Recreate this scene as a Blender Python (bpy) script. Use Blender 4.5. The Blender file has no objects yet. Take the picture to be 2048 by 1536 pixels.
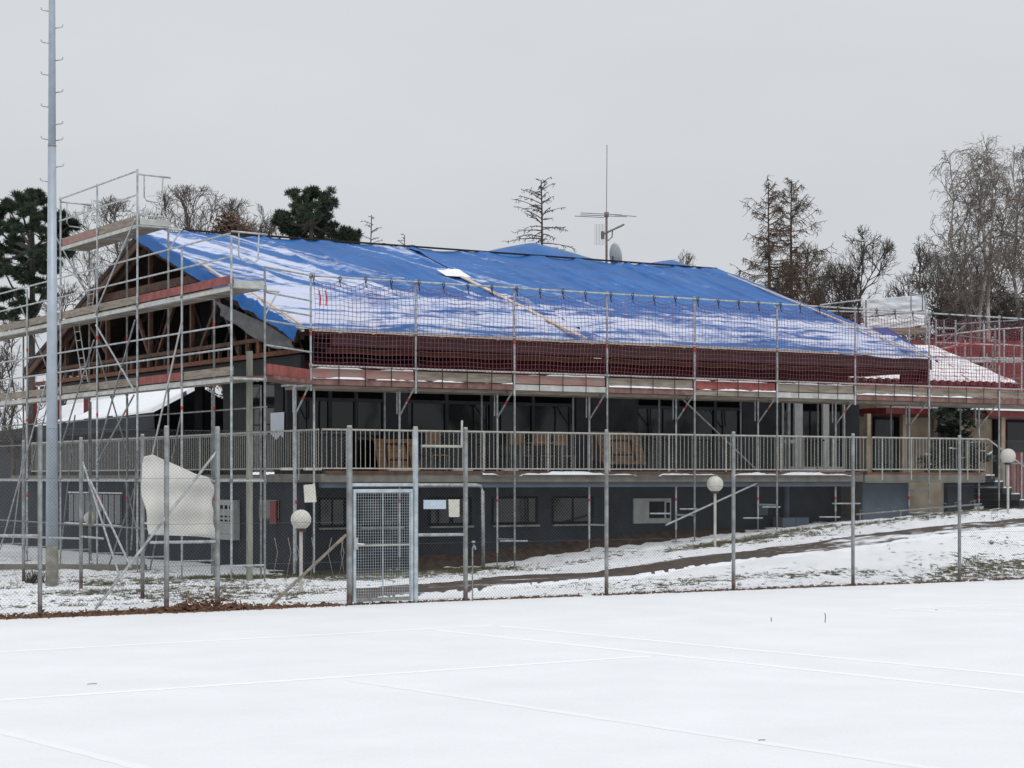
import bpy, math, random
import numpy as np
from mathutils import Vector, Matrix

# ------------------------------------------------------------------ camera
# world axes: x runs along the long facade, y runs into the depth, z up
SC = bpy.context.scene
COL = SC.collection
F, CX, HY, EYE = 3908.0, 1024.0, 957.0, 2.1
CU, SU = 0.8488, 0.5285
cam = bpy.data.cameras.new('camera'); cam_o = bpy.data.objects.new('camera', cam); COL.objects.link(cam_o)
cam.sensor_width = 36.0; cam.lens = F / 2048.0 * 36.0
cam.shift_y = (HY - 768.0) / 2048.0
cam.clip_start = 0.1; cam.clip_end = 3000
cam_o.location = (0, 0, EYE)
cam_o.rotation_euler = (math.radians(90), 0, -math.atan2(SU, CU))
SC.camera = cam_o

# ------------------------------------------------------------------ world and sun (overcast)
W = bpy.data.worlds.new('World'); SC.world = W; W.use_nodes = True
nt = W.node_tree; nt.nodes.clear()
def wn(t): return nt.nodes.new(t)
tc = wn('ShaderNodeTexCoord'); sep = wn('ShaderNodeSeparateXYZ'); nt.links.new(tc.outputs['Generated'], sep.inputs[0])
mr = wn('ShaderNodeMapRange'); mr.inputs['From Min'].default_value = 0.0; mr.inputs['From Max'].default_value = 1.0
mr.inputs['To Min'].default_value = 0.0; mr.inputs['To Max'].default_value = 1.0
nt.links.new(sep.outputs['Z'], mr.inputs['Value'])
ns = wn('ShaderNodeTexNoise'); ns.inputs['Scale'].default_value = 3.5; ns.inputs['Detail'].default_value = 4
mp = wn('ShaderNodeMapping'); mp.inputs['Scale'].default_value = (1, 1, 3.0)
nt.links.new(tc.outputs['Generated'], mp.inputs[0]); nt.links.new(mp.outputs[0], ns.inputs['Vector'])
ml = wn('ShaderNodeMath'); ml.operation = 'MULTIPLY_ADD'; ml.inputs[1].default_value = 0.34; ml.inputs[2].default_value = -0.16
nt.links.new(ns.outputs['Fac'], ml.inputs[0])
ad = wn('ShaderNodeMath'); ad.operation = 'ADD'; nt.links.new(mr.outputs[0], ad.inputs[0]); nt.links.new(ml.outputs[0], ad.inputs[1])
rp = wn('ShaderNodeValToRGB')
rp.color_ramp.elements[0].position = 0.0; rp.color_ramp.elements[0].color = (.575, .598, .622, 1)
rp.color_ramp.elements[1].position = 1.0; rp.color_ramp.elements[1].color = (.96, 1.0, 1.05, 1)
e = rp.color_ramp.elements.new(0.24); e.color = (.675, .70, .735, 1)
nt.links.new(ad.outputs[0], rp.inputs[0])
bg = wn('ShaderNodeBackground'); bg.inputs['Strength'].default_value = 1.0
out = wn('ShaderNodeOutputWorld'); nt.links.new(rp.outputs[0], bg.inputs[0]); nt.links.new(bg.outputs[0], out.inputs[0])
sun = bpy.data.lights.new('sun', 'SUN'); sun.energy = 1.0; sun.angle = math.radians(25); sun.color = (1, 0.98, 0.95)
sun_o = bpy.data.objects.new('sun', sun); COL.objects.link(sun_o)
sun_o.rotation_euler = (math.radians(38), 0, math.radians(-10))
SC.view_settings.view_transform = 'Standard'; SC.view_settings.look = 'None'
SC.view_settings.exposure = 0.0; SC.view_settings.gamma = 1.0
SC.view_settings.use_curve_mapping = False
SC.render.engine = 'CYCLES'
SC.cycles.max_bounces = 6

# ------------------------------------------------------------------ pixel -> place helpers (2048 px photograph)
def PB(px, py, b):                 # on a plane y = b
    t = (px - CX) / F
    a = b * (CU * t + SU) / (CU - SU * t)
    d = SU * a + CU * b
    return Vector((a, b, EYE + (HY - py) / F * d))
def PA(px, py, a):                 # on a plane x = a
    t = (px - CX) / F
    b = a * (CU - SU * t) / (CU * t + SU)
    d = SU * a + CU * b
    return Vector((a, b, EYE + (HY - py) / F * d))
def PD(px, py, d):                 # at a distance d
    X = (px - CX) / F * d
    return Vector((CU * X + SU * d, -SU * X + CU * d, EYE + (HY - py) / F * d))
GA = [-400, 20, 23.5, 26.3, 28.9, 31.35, 34, 37.3, 45, 60, 400]
GZ = [0, 0, .06, .42, .65, .90, 1.12, 1.32, 1.5, 1.6, 1.6]
PBX = [-400, 28.98, 29.5, 30.5, 32, 34, 35.5, 37, 38.5, 42, 500]
PBZ = [0, 0, .06, .22, .52, .9, 1.0, .96, .84, .8, .8]
def gz(a, b):
    z = np.interp(a, GA, GZ) * np.interp(b, PBX, PBZ)
    far = np.clip((np.asarray(b) - 75) / 90.0, 0, 1)
    return z + 3.0 * far * far
def PG(px, py):                    # on the ground
    t = (px - CX) / F
    for d in np.arange(20, 90, .05):
        z = EYE + (HY - py) / F * d
        a = CU * t * d + SU * d; b = -SU * t * d + CU * d
        if z <= gz(a, b): return Vector((a, b, float(gz(a, b))))
    return Vector((a, b, z))

# ------------------------------------------------------------------ noise
def vnoise(x, y, seed=0):
    xi = np.floor(x).astype(np.int64); yi = np.floor(y).astype(np.int64)
    xf = x - xi; yf = y - yi
    def h(i, j):
        n = (i * 374761393 + j * 668265263 + seed * 974634777) & 0x7fffffff
        n = ((n ^ (n >> 13)) * 1274126177) & 0x7fffffff
        return ((n ^ (n >> 16)) & 0xffff) / 65535.0
    u = xf * xf * (3 - 2 * xf); v = yf * yf * (3 - 2 * yf)
    return (h(xi, yi) * (1 - u) + h(xi + 1, yi) * u) * (1 - v) + (h(xi, yi + 1) * (1 - u) + h(xi + 1, yi + 1) * u) * v
def fbm(x, y, seed=0, o=4):
    s = 0; a = .5; f = 1; n = 0
    for k in range(o):
        s = s + a * vnoise(x * f, y * f, seed + k * 17); n += a; a *= .5; f *= 2.03
    return s / n

# ------------------------------------------------------------------ materials
def mat(name, col, rough=.7, metal=0.0, var=.18, scale=3.0, bump=0.0, bscale=None, col2=None, spec=.35, stretch=None, thr=(.35, .65)):
    m = bpy.data.materials.new(name); m.use_nodes = True
    n = m.node_tree; p = n.nodes['Principled BSDF']
    p.inputs['Roughness'].default_value = rough; p.inputs['Metallic'].default_value = metal
    p.inputs['Specular IOR Level'].default_value = spec
    g = n.nodes.new('ShaderNodeNewGeometry'); v = g.outputs['Position']
    if stretch:
        q = n.nodes.new('ShaderNodeMapping'); q.inputs['Scale'].default_value = stretch
        n.links.new(v, q.inputs[0]); v = q.outputs[0]
    t = n.nodes.new('ShaderNodeTexNoise'); t.inputs['Scale'].default_value = scale; t.inputs['Detail'].default_value = 6
    n.links.new(v, t.inputs['Vector'])
    r = n.nodes.new('ShaderNodeValToRGB')
    c = Vector(col); c2 = Vector(col2) if col2 else c * (1 - var); c1 = c if col2 else c * (1 + var)
    r.color_ramp.elements[0].position = thr[0]; r.color_ramp.elements[0].color = (*c2, 1)
    r.color_ramp.elements[1].position = thr[1]; r.color_ramp.elements[1].color = (*[min(x, .95) for x in c1], 1)
    n.links.new(t.outputs['Fac'], r.inputs[0]); n.links.new(r.outputs[0], p.inputs['Base Color'])
    if bump:
        t2 = n.nodes.new('ShaderNodeTexNoise'); t2.inputs['Scale'].default_value = bscale or scale * 4; t2.inputs['Detail'].default_value = 5
        n.links.new(v, t2.inputs['Vector'])
        b = n.nodes.new('ShaderNodeBump'); b.inputs['Strength'].default_value = bump; b.inputs['Distance'].default_value = .02
        n.links.new(t2.outputs['Fac'], b.inputs['Height']); n.links.new(b.outputs[0], p.inputs['Normal'])
    return m
M = dict(
 steel=mat('galvanised steel', (.42, .44, .45), .5, .35, .25, 9, bump=.1),
 steel_dull=mat('weathered steel', (.24, .25, .245), .6, .3, .3, 8, bump=.15),
 post=mat('fence post steel', (.33, .35, .36), .55, .3, .28, 5, bump=.15, col2=(.2, .2, .19)),
 fence=mat('galvanised wire', (.10, .107, .113), .6, .0, .15, 3),
 gate=mat('pale galvanised gate', (.41, .46, .49), .5, .3, .2, 6, bump=.1),
 mast=mat('pale blue grey mast', (.42, .47, .53), .45, .2, .08, 4, bump=.05, col2=(.36, .41, .47)),
 lichen=mat('lichen stained concrete', (.3, .29, .26), .85, 0, .2, 6, bump=.4, col2=(.19, .18, .13)),
 cream=mat('cream paint', (.44, .425, .385), .5, 0, .15, 7, bump=.1),
 concrete=mat('stained concrete', (.21, .195, .165), .85, 0, .3, 3, bump=.4, col2=(.14, .13, .11)),
 slate=mat('dark slate render', (.016, .0172, .0198), .7, 0, .22, 2.2, bump=.35, bscale=30),
 slate_up=mat('lightened slate render', (.034, .037, .042), .7, 0, .25, 2.2, bump=.35, bscale=30),  # lighter slate copy, offsetting the terrace shade in its colour
 sash=mat('dark grey window frame', (.022, .022, .024), .5, 0, .2, 5),
 navy=mat('dark blue render', (.0185, .0225, .030), .75, 0, .2, 1.6, bump=.4, bscale=26),
 bluegrey=mat('blue grey render', (.085, .105, .13), .8, 0, .12, 2, bump=.4, bscale=30),
 paving_black=mat('black paving', (.02, .019, .018), .9, 0, .4, 4, bump=.5),  # black paving, tone varied by noise
 soffit=mat('oxblood stained boards', (.115, .014, .017), .6, 0, .25, 6, bump=.2, stretch=(.3, 3, 3)),
 fascia=mat('brown fascia paint', (.078, .032, .032), .55, 0, .2, 3, bump=.15, stretch=(.3, 3, 3)),
 rust=mat('orange brown timber', (.16, .06, .03), .7, 0, .35, 5, bump=.3, stretch=(.4, 3, 3)),
 timber=mat('shaded dark timber', (.03, .017, .013), .8, 0, .4, 6, bump=.4, stretch=(1, .5, 1)),  # darker timber copy, the loft shade put into its colour
 timber_lit=mat('brown timber', (.095, .047, .031), .75, 0, .35, 6, bump=.4),  # lighter copy of the timber, lit tone put into its colour
 wood=mat('weathered scaffold board', (.34, .29, .235), .8, 0, .3, 5, bump=.4, stretch=(.5, .5, 4), col2=(.2, .17, .14)),
 redwood=mat('faded red board', (.27, .075, .065), .65, 0, .25, 5, bump=.3),
 pinkwood=mat('worn pink red board', (.34, .15, .14), .75, 0, .3, 4, bump=.4, col2=(.29, .24, .2), stretch=(.7, .7, 3)),
 rednd=mat('dark red deck edge', (.20, .11, .095), .7, 0, .3, 5, bump=.3),
 alu=mat('aluminium deck edge', (.5, .5, .47), .45, .3, .15, 5, bump=.1),
 redclip=mat('red paint mark', (.55, .05, .045), .5, 0, .15, 8),
 batten=mat('new pale batten', (.66, .52, .42), .7, 0, .15, 8, bump=.2),
 line2=mat('faint snow line', (.865, .872, .885), .6, 0, .01, 2.5, spec=.2),
 line=mat('fresh snow line', (.93, .935, .94), .6, 0, .01, 2.5, spec=.2),
 snow=mat('snow', (.86, .88, .91), .6, 0, .03, 2.5, bump=.5, bscale=22, spec=.2),
 felt=mat('grey roofing felt', (.17, .175, .18), .85, 0, .15, 4, bump=.3),
 tarp_blue=mat('blue tarpaulin', (.011, .115, .36), .42, 0, .14, 1.5, bump=.25, bscale=6),
 tarp_dark=mat('dark blue tarpaulin', (.02, .05, .25), .4, 0, .14, 1.5, bump=.25, bscale=6),
 sheet=mat('off white sheeting', (.68, .665, .62), .7, 0, .1, 2, bump=.6, bscale=7),
 icy=mat('pale frosted sheet', (.6, .65, .72), .5, 0, .12, 1.2, col2=(.72, .68, .68), bump=.3),
 board=mat('cream sign board', (.66, .64, .55), .6, 0, .08, 14, bump=.1),
 bluesign=mat('pale blue sign', (.55, .63, .72), .5, 0, .06, 10),
 table=mat('varnished table wood', (.36, .22, .125), .5, 0, .22, 5, bump=.2, stretch=(1, 1, 4)),
 chairleg=mat('grey tube legs', (.28, .28, .29), .45, .4, .15, 6),
 white=mat('white window frame', (.72, .71, .69), .5, 0, .1, 5, bump=.1),
 beige=mat('beige render', (.34, .28, .205), .85, 0, .22, 2, bump=.4, bscale=24),
 roofsnow=mat('thin snow on red tiles', (.80, .80, .82), .65, 0, .05, 3.5, bump=.4, col2=(.30, .06, .06), stretch=(2.2, .7, .7), thr=(.33, .44)),
 tile=mat('red roof tile', (.12, .018, .018), .6, 0, .25, 5, bump=.3),
 redwall=mat('red clad wall', (.14, .026, .024), .7, 0, .3, 2.5, bump=.3),
 cord=mat('dusty red net cord', (.20, .085, .105), .8, 0, .2, 5),
 redcord=mat('red net cord', (.34, .03, .035), .8, 0, .2, 5),
 darkcord=mat('black strap', (.02, .02, .025), .7, 0, .2, 5),
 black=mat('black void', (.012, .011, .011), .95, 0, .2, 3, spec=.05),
 globe=mat('frosted globe', (.6, .58, .52), .35, 0, .1, 20, bump=.1),
 lamp_post=mat('lamp post paint', (.5, .48, .45), .5, 0, .12, 8),
 bark=mat('grey brown bark', (.10, .085, .075), .9, 0, .3, 3, bump=.4),
 dark_bark=mat('hazed dark bark', (.074, .064, .058), .9, 0, .3, 3, bump=.4),  # bark colour lightened, haze on the far trees put into it
 larch=mat('larch bark', (.10, .07, .052), .9, 0, .3, 3, bump=.4),
 birch=mat('birch bark', (.48, .46, .43), .8, 0, .3, 2, bump=.3, col2=(.16, .145, .13)),
 birch_twig=mat('birch twigs', (.185, .16, .14), .9, 0, .25, 3),
 needle=mat('pine needles', (.05, .075, .042), .8, 0, .4, 1.0, col2=(.026, .042, .027)),
 bush=mat('evergreen needles', (.05, .06, .04), .8, 0, .4, 6, col2=(.02, .028, .02)),
 hedge=mat('russet twigs', (.12, .075, .055), .9, 0, .35, 2),
 grass=mat('winter grass', (.15, .135, .06), .85, 0, .4, 3, col2=(.07, .075, .035)),
 soil=mat('bare brown earth', (.075, .045, .03), .95, 0, .4, 6, bump=.8, bscale=24, col2=(.03, .02, .014)),
 leaf=mat('dead leaves', (.19, .10, .055), .85, 0, .5, 14, col2=(.09, .045, .03)),
 antenna=mat('antenna metal', (.2, .17, .16), .5, .4, .2, 5),
 dish=mat('dish paint', (.52, .55, .53), .5, 0, .06, 5),
 polewood=mat('greenish timber post', (.27, .275, .235), .8, 0, .2, 5, bump=.3, stretch=(4, 4, .5)),
 redsign=mat('red sign paint', (.2, .015, .015), .5, 0, .1, 5),
 cabinet=mat('grey white cabinet', (.34, .35, .34), .5, 0, .1, 5),
)
def glass_mat():
    m = bpy.data.materials.new('dark window glass'); m.use_nodes = True
    n = m.node_tree; p = n.nodes['Principled BSDF']
    p.inputs['Base Color'].default_value = (.005, .0055, .006, 1); p.inputs['Roughness'].default_value = .04
    p.inputs['Specular IOR Level'].default_value = .5
    g = n.nodes.new('ShaderNodeNewGeometry'); t = n.nodes.new('ShaderNodeTexNoise'); t.inputs['Scale'].default_value = .9
    n.links.new(g.outputs['Position'], t.inputs['Vector'])
    b = n.nodes.new('ShaderNodeBump'); b.inputs['Strength'].default_value = .10; b.inputs['Distance'].default_value = .03
    n.links.new(t.outputs['Fac'], b.inputs['Height']); n.links.new(b.outputs[0], p.inputs['Normal'])
    return m
M['glass'] = glass_mat()
def rusty_foot(m):
    n = m.node_tree; p = n.nodes['Principled BSDF']; old = p.inputs['Base Color'].links[0].from_socket
    g = n.nodes.new('ShaderNodeNewGeometry'); q = n.nodes.new('ShaderNodeSeparateXYZ'); n.links.new(g.outputs['Position'], q.inputs[0])
    t = n.nodes.new('ShaderNodeTexNoise'); t.inputs['Scale'].default_value = 9; n.links.new(g.outputs['Position'], t.inputs['Vector'])
    a = n.nodes.new('ShaderNodeMath'); a.operation = 'MULTIPLY_ADD'; a.inputs[1].default_value = .7; n.links.new(t.outputs['Fac'], a.inputs[0]); n.links.new(q.outputs['Z'], a.inputs[2])
    r = n.nodes.new('ShaderNodeMapRange'); r.inputs['From Min'].default_value = .38; r.inputs['From Max'].default_value = .85; r.inputs['To Min'].default_value = 1; r.inputs['To Max'].default_value = 0
    n.links.new(a.outputs[0], r.inputs['Value'])
    x = n.nodes.new('ShaderNodeMix'); x.data_type = 'RGBA'; n.links.new(r.outputs[0], x.inputs['Factor']); n.links.new(old, x.inputs['A']); x.inputs['B'].default_value = (.10, .055, .045, 1)
    n.links.new(x.outputs['Result'], p.inputs['Base Color'])
rusty_foot(M['post'])

def attr_mat(name, attr, lo, hi, rough_lo, rough_hi, nscale, spread, stretch=(1, 1, 1), bump=.3, bscale=18, lo_var=None, lo_scale=2.0, fr=(.42, .58)):
    """lo and hi colours mixed by a point attribute broken up with fine noise"""
    m = bpy.data.materials.new(name); m.use_nodes = True
    n = m.node_tree; p = n.nodes['Principled BSDF']; L = n.links.new
    p.inputs['Specular IOR Level'].default_value = .3
    g = n.nodes.new('ShaderNodeNewGeometry'); q = n.nodes.new('ShaderNodeMapping'); q.inputs['Scale'].default_value = stretch
    L(g.outputs['Position'], q.inputs[0])
    t = n.nodes.new('ShaderNodeTexNoise'); t.inputs['Scale'].default_value = nscale; t.inputs['Detail'].default_value = 8; t.inputs['Roughness'].default_value = .65
    L(q.outputs[0], t.inputs['Vector'])
    a = n.nodes.new('ShaderNodeAttribute'); a.attribute_name = attr
    x = n.nodes.new('ShaderNodeMath'); x.operation = 'MULTIPLY_ADD'; x.inputs[1].default_value = spread; x.inputs[2].default_value = -.5 * spread
    L(t.outputs['Fac'], x.inputs[0])
    s = n.nodes.new('ShaderNodeMath'); s.operation = 'ADD'; L(a.outputs['Fac'], s.inputs[0]); L(x.outputs[0], s.inputs[1])
    r = n.nodes.new('ShaderNodeMapRange'); r.inputs['From Min'].default_value = fr[0]; r.inputs['From Max'].default_value = fr[1]; L(s.outputs[0], r.inputs['Value'])
    t2 = n.nodes.new('ShaderNodeTexNoise'); t2.inputs['Scale'].default_value = lo_scale; t2.inputs['Detail'].default_value = 5
    L(g.outputs['Position'], t2.inputs['Vector'])
    cr = n.nodes.new('ShaderNodeValToRGB'); cr.color_ramp.elements[0].position = .35; cr.color_ramp.elements[1].position = .65
    cr.color_ramp.elements[0].color = (*(lo_var or lo), 1); cr.color_ramp.elements[1].color = (*lo, 1); L(t2.outputs['Fac'], cr.inputs[0])
    mx = n.nodes.new('ShaderNodeMix'); mx.data_type = 'RGBA'; L(r.outputs[0], mx.inputs['Factor']); L(cr.outputs[0], mx.inputs['A']); 
    t4 = n.nodes.new('ShaderNodeTexNoise'); t4.inputs['Scale'].default_value = .7; t4.inputs['Detail'].default_value = 6; L(q.outputs[0], t4.inputs['Vector'])
    c4 = n.nodes.new('ShaderNodeValToRGB'); c4.color_ramp.elements[0].position = .3; c4.color_ramp.elements[1].position = .7
    c4.color_ramp.elements[0].color = (*[x * .955 for x in hi], 1); c4.color_ramp.elements[1].color = (*[min(.92, x * 1.03) for x in hi], 1); L(t4.outputs['Fac'], c4.inputs[0]); L(c4.outputs[0], mx.inputs['B'])
    L(mx.outputs['Result'], p.inputs['Base Color'])
    rr = n.nodes.new('ShaderNodeMapRange'); rr.inputs['To Min'].default_value = rough_lo; rr.inputs['To Max'].default_value = rough_hi
    L(r.outputs[0], rr.inputs['Value']); L(rr.outputs[0], p.inputs['Roughness'])
    t3 = n.nodes.new('ShaderNodeTexNoise'); t3.inputs['Scale'].default_value = bscale; t3.inputs['Detail'].default_value = 5; L(g.outputs['Position'], t3.inputs['Vector'])
    hh = n.nodes.new('ShaderNodeMath'); hh.operation = 'ADD'; L(t3.outputs['Fac'], hh.inputs[0]); L(r.outputs[0], hh.inputs[1])
    b = n.nodes.new('ShaderNodeBump'); b.inputs['Strength'].default_value = bump; b.inputs['Distance'].default_value = .02
    L(hh.outputs[0], b.inputs['Height']); L(b.outputs[0], p.inputs['Normal'])
    return m
M['ground'] = attr_mat('snow over grass', 'snow', (.125, .115, .06), (.835, .845, .862), .9, .6, 6.0, 2.3, (1, 1, 1), .5, 20, (.07, .055, .035), 3, (.44, .56))
M['path'] = attr_mat('wet path with snow', 'snow', (.105, .078, .062), (.84, .86, .89), .7, .6, 5.0, .9, (.5, 1.4, 1), .5, 30, (.05, .037, .03), 5)
M['tarp'] = attr_mat('frosted blue tarpaulin', 'snow', (.012, .122, .39), (.57, .61, .76), .55, .7, 8.0, .95, (.5, .8, 1.5), .3, 12, (.009, .092, .31), .8, (.36, .76))

# ------------------------------------------------------------------ object helpers
WM = {}
def setp(o, label=None, cat=None, group=None, kind=None):
    if label: o['label'] = label
    if cat: o['category'] = cat
    if group: o['group'] = group
    if kind: o['kind'] = kind
    return o
def link(o, M4, parent):
    COL.objects.link(o); o.matrix_basis = M4; WM[o.name] = M4.copy()
    if parent is not None:
        o.parent = parent; o.matrix_parent_inverse = WM[parent.name].inverted()
    return o
def thing(name, loc, label, cat, group=None):
    o = bpy.data.objects.new(name, None); o.empty_display_size = .2
    link(o, Matrix.Translation(Vector(loc)), None)
    return setp(o, label, cat, group)
def mesh_data(name, v, f, m, smooth=False):
    me = bpy.data.meshes.new(name); me.from_pydata([tuple(x) for x in v], [], f); me.update()
    if m: me.materials.append(m)
    if smooth: me.polygons.foreach_set('use_smooth', [True] * len(me.polygons))
    return me
def mesh(name, v, f, m, parent=None, smooth=False):
    return link(bpy.data.objects.new(name, mesh_data(name, v, f, m, smooth)), Matrix.Identity(4), parent)
CACHE = {}
def unit_tube(m, n=8):
    k = ('t', m.name, n)
    if k not in CACHE:
        v = []; f = []
        for z in (0, 1):
            for i in range(n):
                t = 2 * math.pi * i / n; v.append((math.cos(t), math.sin(t), z))
        for i in range(n): f.append((i, (i + 1) % n, n + (i + 1) % n, n + i))
        me = mesh_data('tube', v, f + [tuple(range(n))[::-1], tuple(range(n, 2 * n))], m)
        me.polygons.foreach_set('use_smooth', [True] * n + [False, False]); CACHE[k] = me
    return CACHE[k]
def unit_box(m):
    k = ('b', m.name)
    if k not in CACHE:
        v = [(x, y, z) for x in (-.5, .5) for y in (-.5, .5) for z in (-.5, .5)]
        f = [(0, 1, 3, 2), (4, 6, 7, 5), (0, 4, 5, 1), (2, 3, 7, 6), (0, 2, 6, 4), (1, 5, 7, 3)]
        CACHE[k] = mesh_data('box', v, f, m)
    return CACHE[k]
def dirmat(p, q):
    d = Vector(q) - Vector(p); L = d.length
    return Matrix.Translation(Vector(p)) @ d.to_track_quat('Z', 'Y').to_matrix().to_4x4(), L
def tube(name, p, q, r, m, parent=None, n=8):
    A, L = dirmat(p, q)
    return link(bpy.data.objects.new(name, unit_tube(M[m], n)), A @ Matrix.Diagonal((r, r, L, 1)), parent)
def box(name, lo, hi, m, parent=None):
    lo = Vector(lo); hi = Vector(hi); c = (lo + hi) / 2; s = hi - lo
    return link(bpy.data.objects.new(name, unit_box(M[m])), Matrix.Translation(c) @ Matrix.Diagonal((abs(s.x), abs(s.y), abs(s.z), 1)), parent)
def beam(name, p, q, w, h, m, parent=None, up=(0, 0, 1)):
    """a square timber from p to q, w wide, h deep"""
    p = Vector(p); q = Vector(q); d = (q - p); L = d.length; z = d.normalized(); u = Vector(up)
    x = z.cross(u)
    if x.length < 1e-4: x = Vector((1, 0, 0))
    x.normalize(); y = z.cross(x)
    R = Matrix((x, y, z)).transposed().to_4x4()
    return link(bpy.data.objects.new(name, unit_box(M[m])), Matrix.Translation((p + q) / 2) @ R @ Matrix.Diagonal((w, h, L, 1)), parent)
class MB:
    def __init__(s): s.v = []; s.f = []
    def tube(s, pts, rads, n=4, cap=False):
        b0 = len(s.v); k = len(pts)
        for i in range(k):
            d = (pts[min(i + 1, k - 1)] - pts[max(i - 1, 0)])
            if d.length < 1e-6: d = Vector((0, 0, 1))
            d.normalize()
            x = d.orthogonal(); x.normalize(); y = d.cross(x); r = rads[i] if hasattr(rads, '__len__') else rads
            for j in range(n):
                t = 2 * math.pi * j / n
                s.v.append(pts[i] + x * (r * math.cos(t)) + y * (r * math.sin(t)))
        for i in range(k - 1):
            for j in range(n):
                a = b0 + i * n + j; b = b0 + i * n + (j + 1) % n
                s.f.append((a, b, b + n, a + n))
        if cap:
            s.f.append(tuple(b0 + j for j in range(n))[::-1]); s.f.append(tuple(b0 + (k - 1) * n + j for j in range(n)))
    def box(s, lo, hi):
        b = len(s.v)
        s.v += [Vector((x, y, z)) for x in (lo[0], hi[0]) for y in (lo[1], hi[1]) for z in (lo[2], hi[2])]
        s.f += [tuple(b + i for i in q) for q in ((0, 1, 3, 2), (4, 6, 7, 5), (0, 4, 5, 1), (2, 3, 7, 6), (0, 2, 6, 4), (1, 5, 7, 3))]
    def face(s, pts):
        b = len(s.v); s.v += [Vector(p) for p in pts]; s.f.append(tuple(range(b, b + len(pts))))
    def build(s, name, m, parent=None, smooth=False): return mesh(name, s.v, s.f, M[m], parent, smooth)
def bent(name, pts, r, m, parent, n=7):
    b = MB(); b.tube([Vector(p) for p in pts], r, n, True); return b.build(name, m, parent, True)
def prism(name, poly, off, m, parent=None):
    """solid from a planar polygon pushed by the vector off"""
    off = Vector(off); k = len(poly); v = [Vector(p) for p in poly] + [Vector(p) + off for p in poly]
    f = [tuple(range(k)), tuple(range(2 * k - 1, k - 1, -1))] + [(i, i + k, (i + 1) % k + k, (i + 1) % k) for i in range(k)]
    o = mesh(name, v, f, M[m], parent)
    import bmesh
    bm = bmesh.new(); bm.from_mesh(o.data); bmesh.ops.recalc_face_normals(bm, faces=bm.faces); bm.to_mesh(o.data); bm.free()
    return o
def grid_mesh(name, V, na, nb, m, parent=None, attr=None, smooth=True):
    """V: (na*nb,3) array, a-major"""
    idx = np.arange(na * nb).reshape(na, nb)
    f = np.stack([idx[:-1, :-1], idx[1:, :-1], idx[1:, 1:], idx[:-1, 1:]], -1).reshape(-1, 4)
    me = bpy.data.meshes.new(name)
    me.vertices.add(len(V)); me.vertices.foreach_set('co', V.astype(np.float32).ravel())
    me.loops.add(f.size); me.loops.foreach_set('vertex_index', f.ravel().astype(np.int32))
    me.polygons.add(len(f)); me.polygons.foreach_set('loop_start', np.arange(0, f.size, 4, dtype=np.int32))
    me.polygons.foreach_set('loop_total', np.full(len(f), 4, np.int32))
    me.update(calc_edges=True); me.validate()
    me.materials.append(m)
    if smooth: me.polygons.foreach_set('use_smooth', [True] * len(me.polygons))
    if attr is not None:
        at = me.attributes.new('snow', 'FLOAT', 'POINT'); at.data.foreach_set('value', attr.astype(np.float32).ravel())
    return link(bpy.data.objects.new(name, me), Matrix.Identity(4), parent)
def smooth01(x): x = np.clip(x, 0, 1); return x * x * (3 - 2 * x)
rng = random.Random(7)
NR = np.random.RandomState(5)

# ------------------------------------------------------------------ ground
FB = 28.92                                             # fence line
def axis(dense0, dense1, step, far):
    mid = list(np.arange(dense0, dense1, step)); lo = []; hi = []; x = dense0; d = step
    while x > -far: d *= 1.35; x -= d; lo.append(x)
    x = mid[-1]; d = step
    while x < far: d *= 1.35; x += d; hi.append(x)
    return np.array(lo[::-1] + mid + hi)
ga = axis(7.0, 40.0, .11, 900); gb = axis(28.7, 44.0, .09, 900)
AA, BB = np.meshgrid(ga, gb, indexing='ij')
def snow_cover(a, b):
    """1 = full snow, 0 = bare grass"""
    n = fbm(a * .9, b * 1.3, 3, 4) - .5
    patch = smooth01((fbm(a * .42, b * .7, 11, 3) - .36) / .28)
    right = smooth01((a - 16.8) / 2.0)
    bank = right * smooth01((b - 28.95) / .1) * smooth01((40 - b) / 2)
    s = 1.02 - bank * .20
    s = s - right * np.exp(-((b - 30.4) / 1.5) ** 2) * (.11 + .26 * patch) * smooth01((a - 18.5) / 4)
    s = s - right * np.exp(-((b - 36.2) / 1.0) ** 2) * (.10 + .34 * patch)
    left = smooth01((18.5 - a) / 2) * smooth01((b - 30.2) / .9) * smooth01((70 - b) / 20)
    s = s - left * (.24 + .20 * patch)
    foot = np.exp(-((b - 38.2) / 1.0) ** 2) * smooth01((a - 15.5) / 1.5) * smooth01((25 - a) / 3)
    s = s - foot * .55
    s = s + n * .42
    return np.where(b < 28.85, 1.6, s)
GS = snow_cover(AA, BB)
lump = (fbm(AA * 2.6, BB * 2.6, 21, 4) - .5) * .13 + (fbm(AA * 9, BB * 9, 31, 2) - .5) * .03
inb = smooth01((BB - 28.95) / .5) * smooth01((90 - BB) / 20)
def court_z(a, b): return (np.sin(a * .31 + 1) * np.sin(b * .27) + .5 * np.sin(a * .13 + b * .19)) * 0
court_n = court_z(AA, BB) * (np.abs(AA) < 60) * (np.abs(BB) < 60)
ZZ = gz(AA, BB) + lump * inb * np.where(GS > .5, 1, .5) + court_n * (1 - inb) * (np.abs(AA) < 80)
ground = grid_mesh('ground', np.stack([AA, BB, ZZ], -1).reshape(-1, 3), len(ga), len(gb), M['ground'], None, GS)
setp(ground, 'snow covered ground with grass showing through behind the fence', None, None, 'structure')

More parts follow.
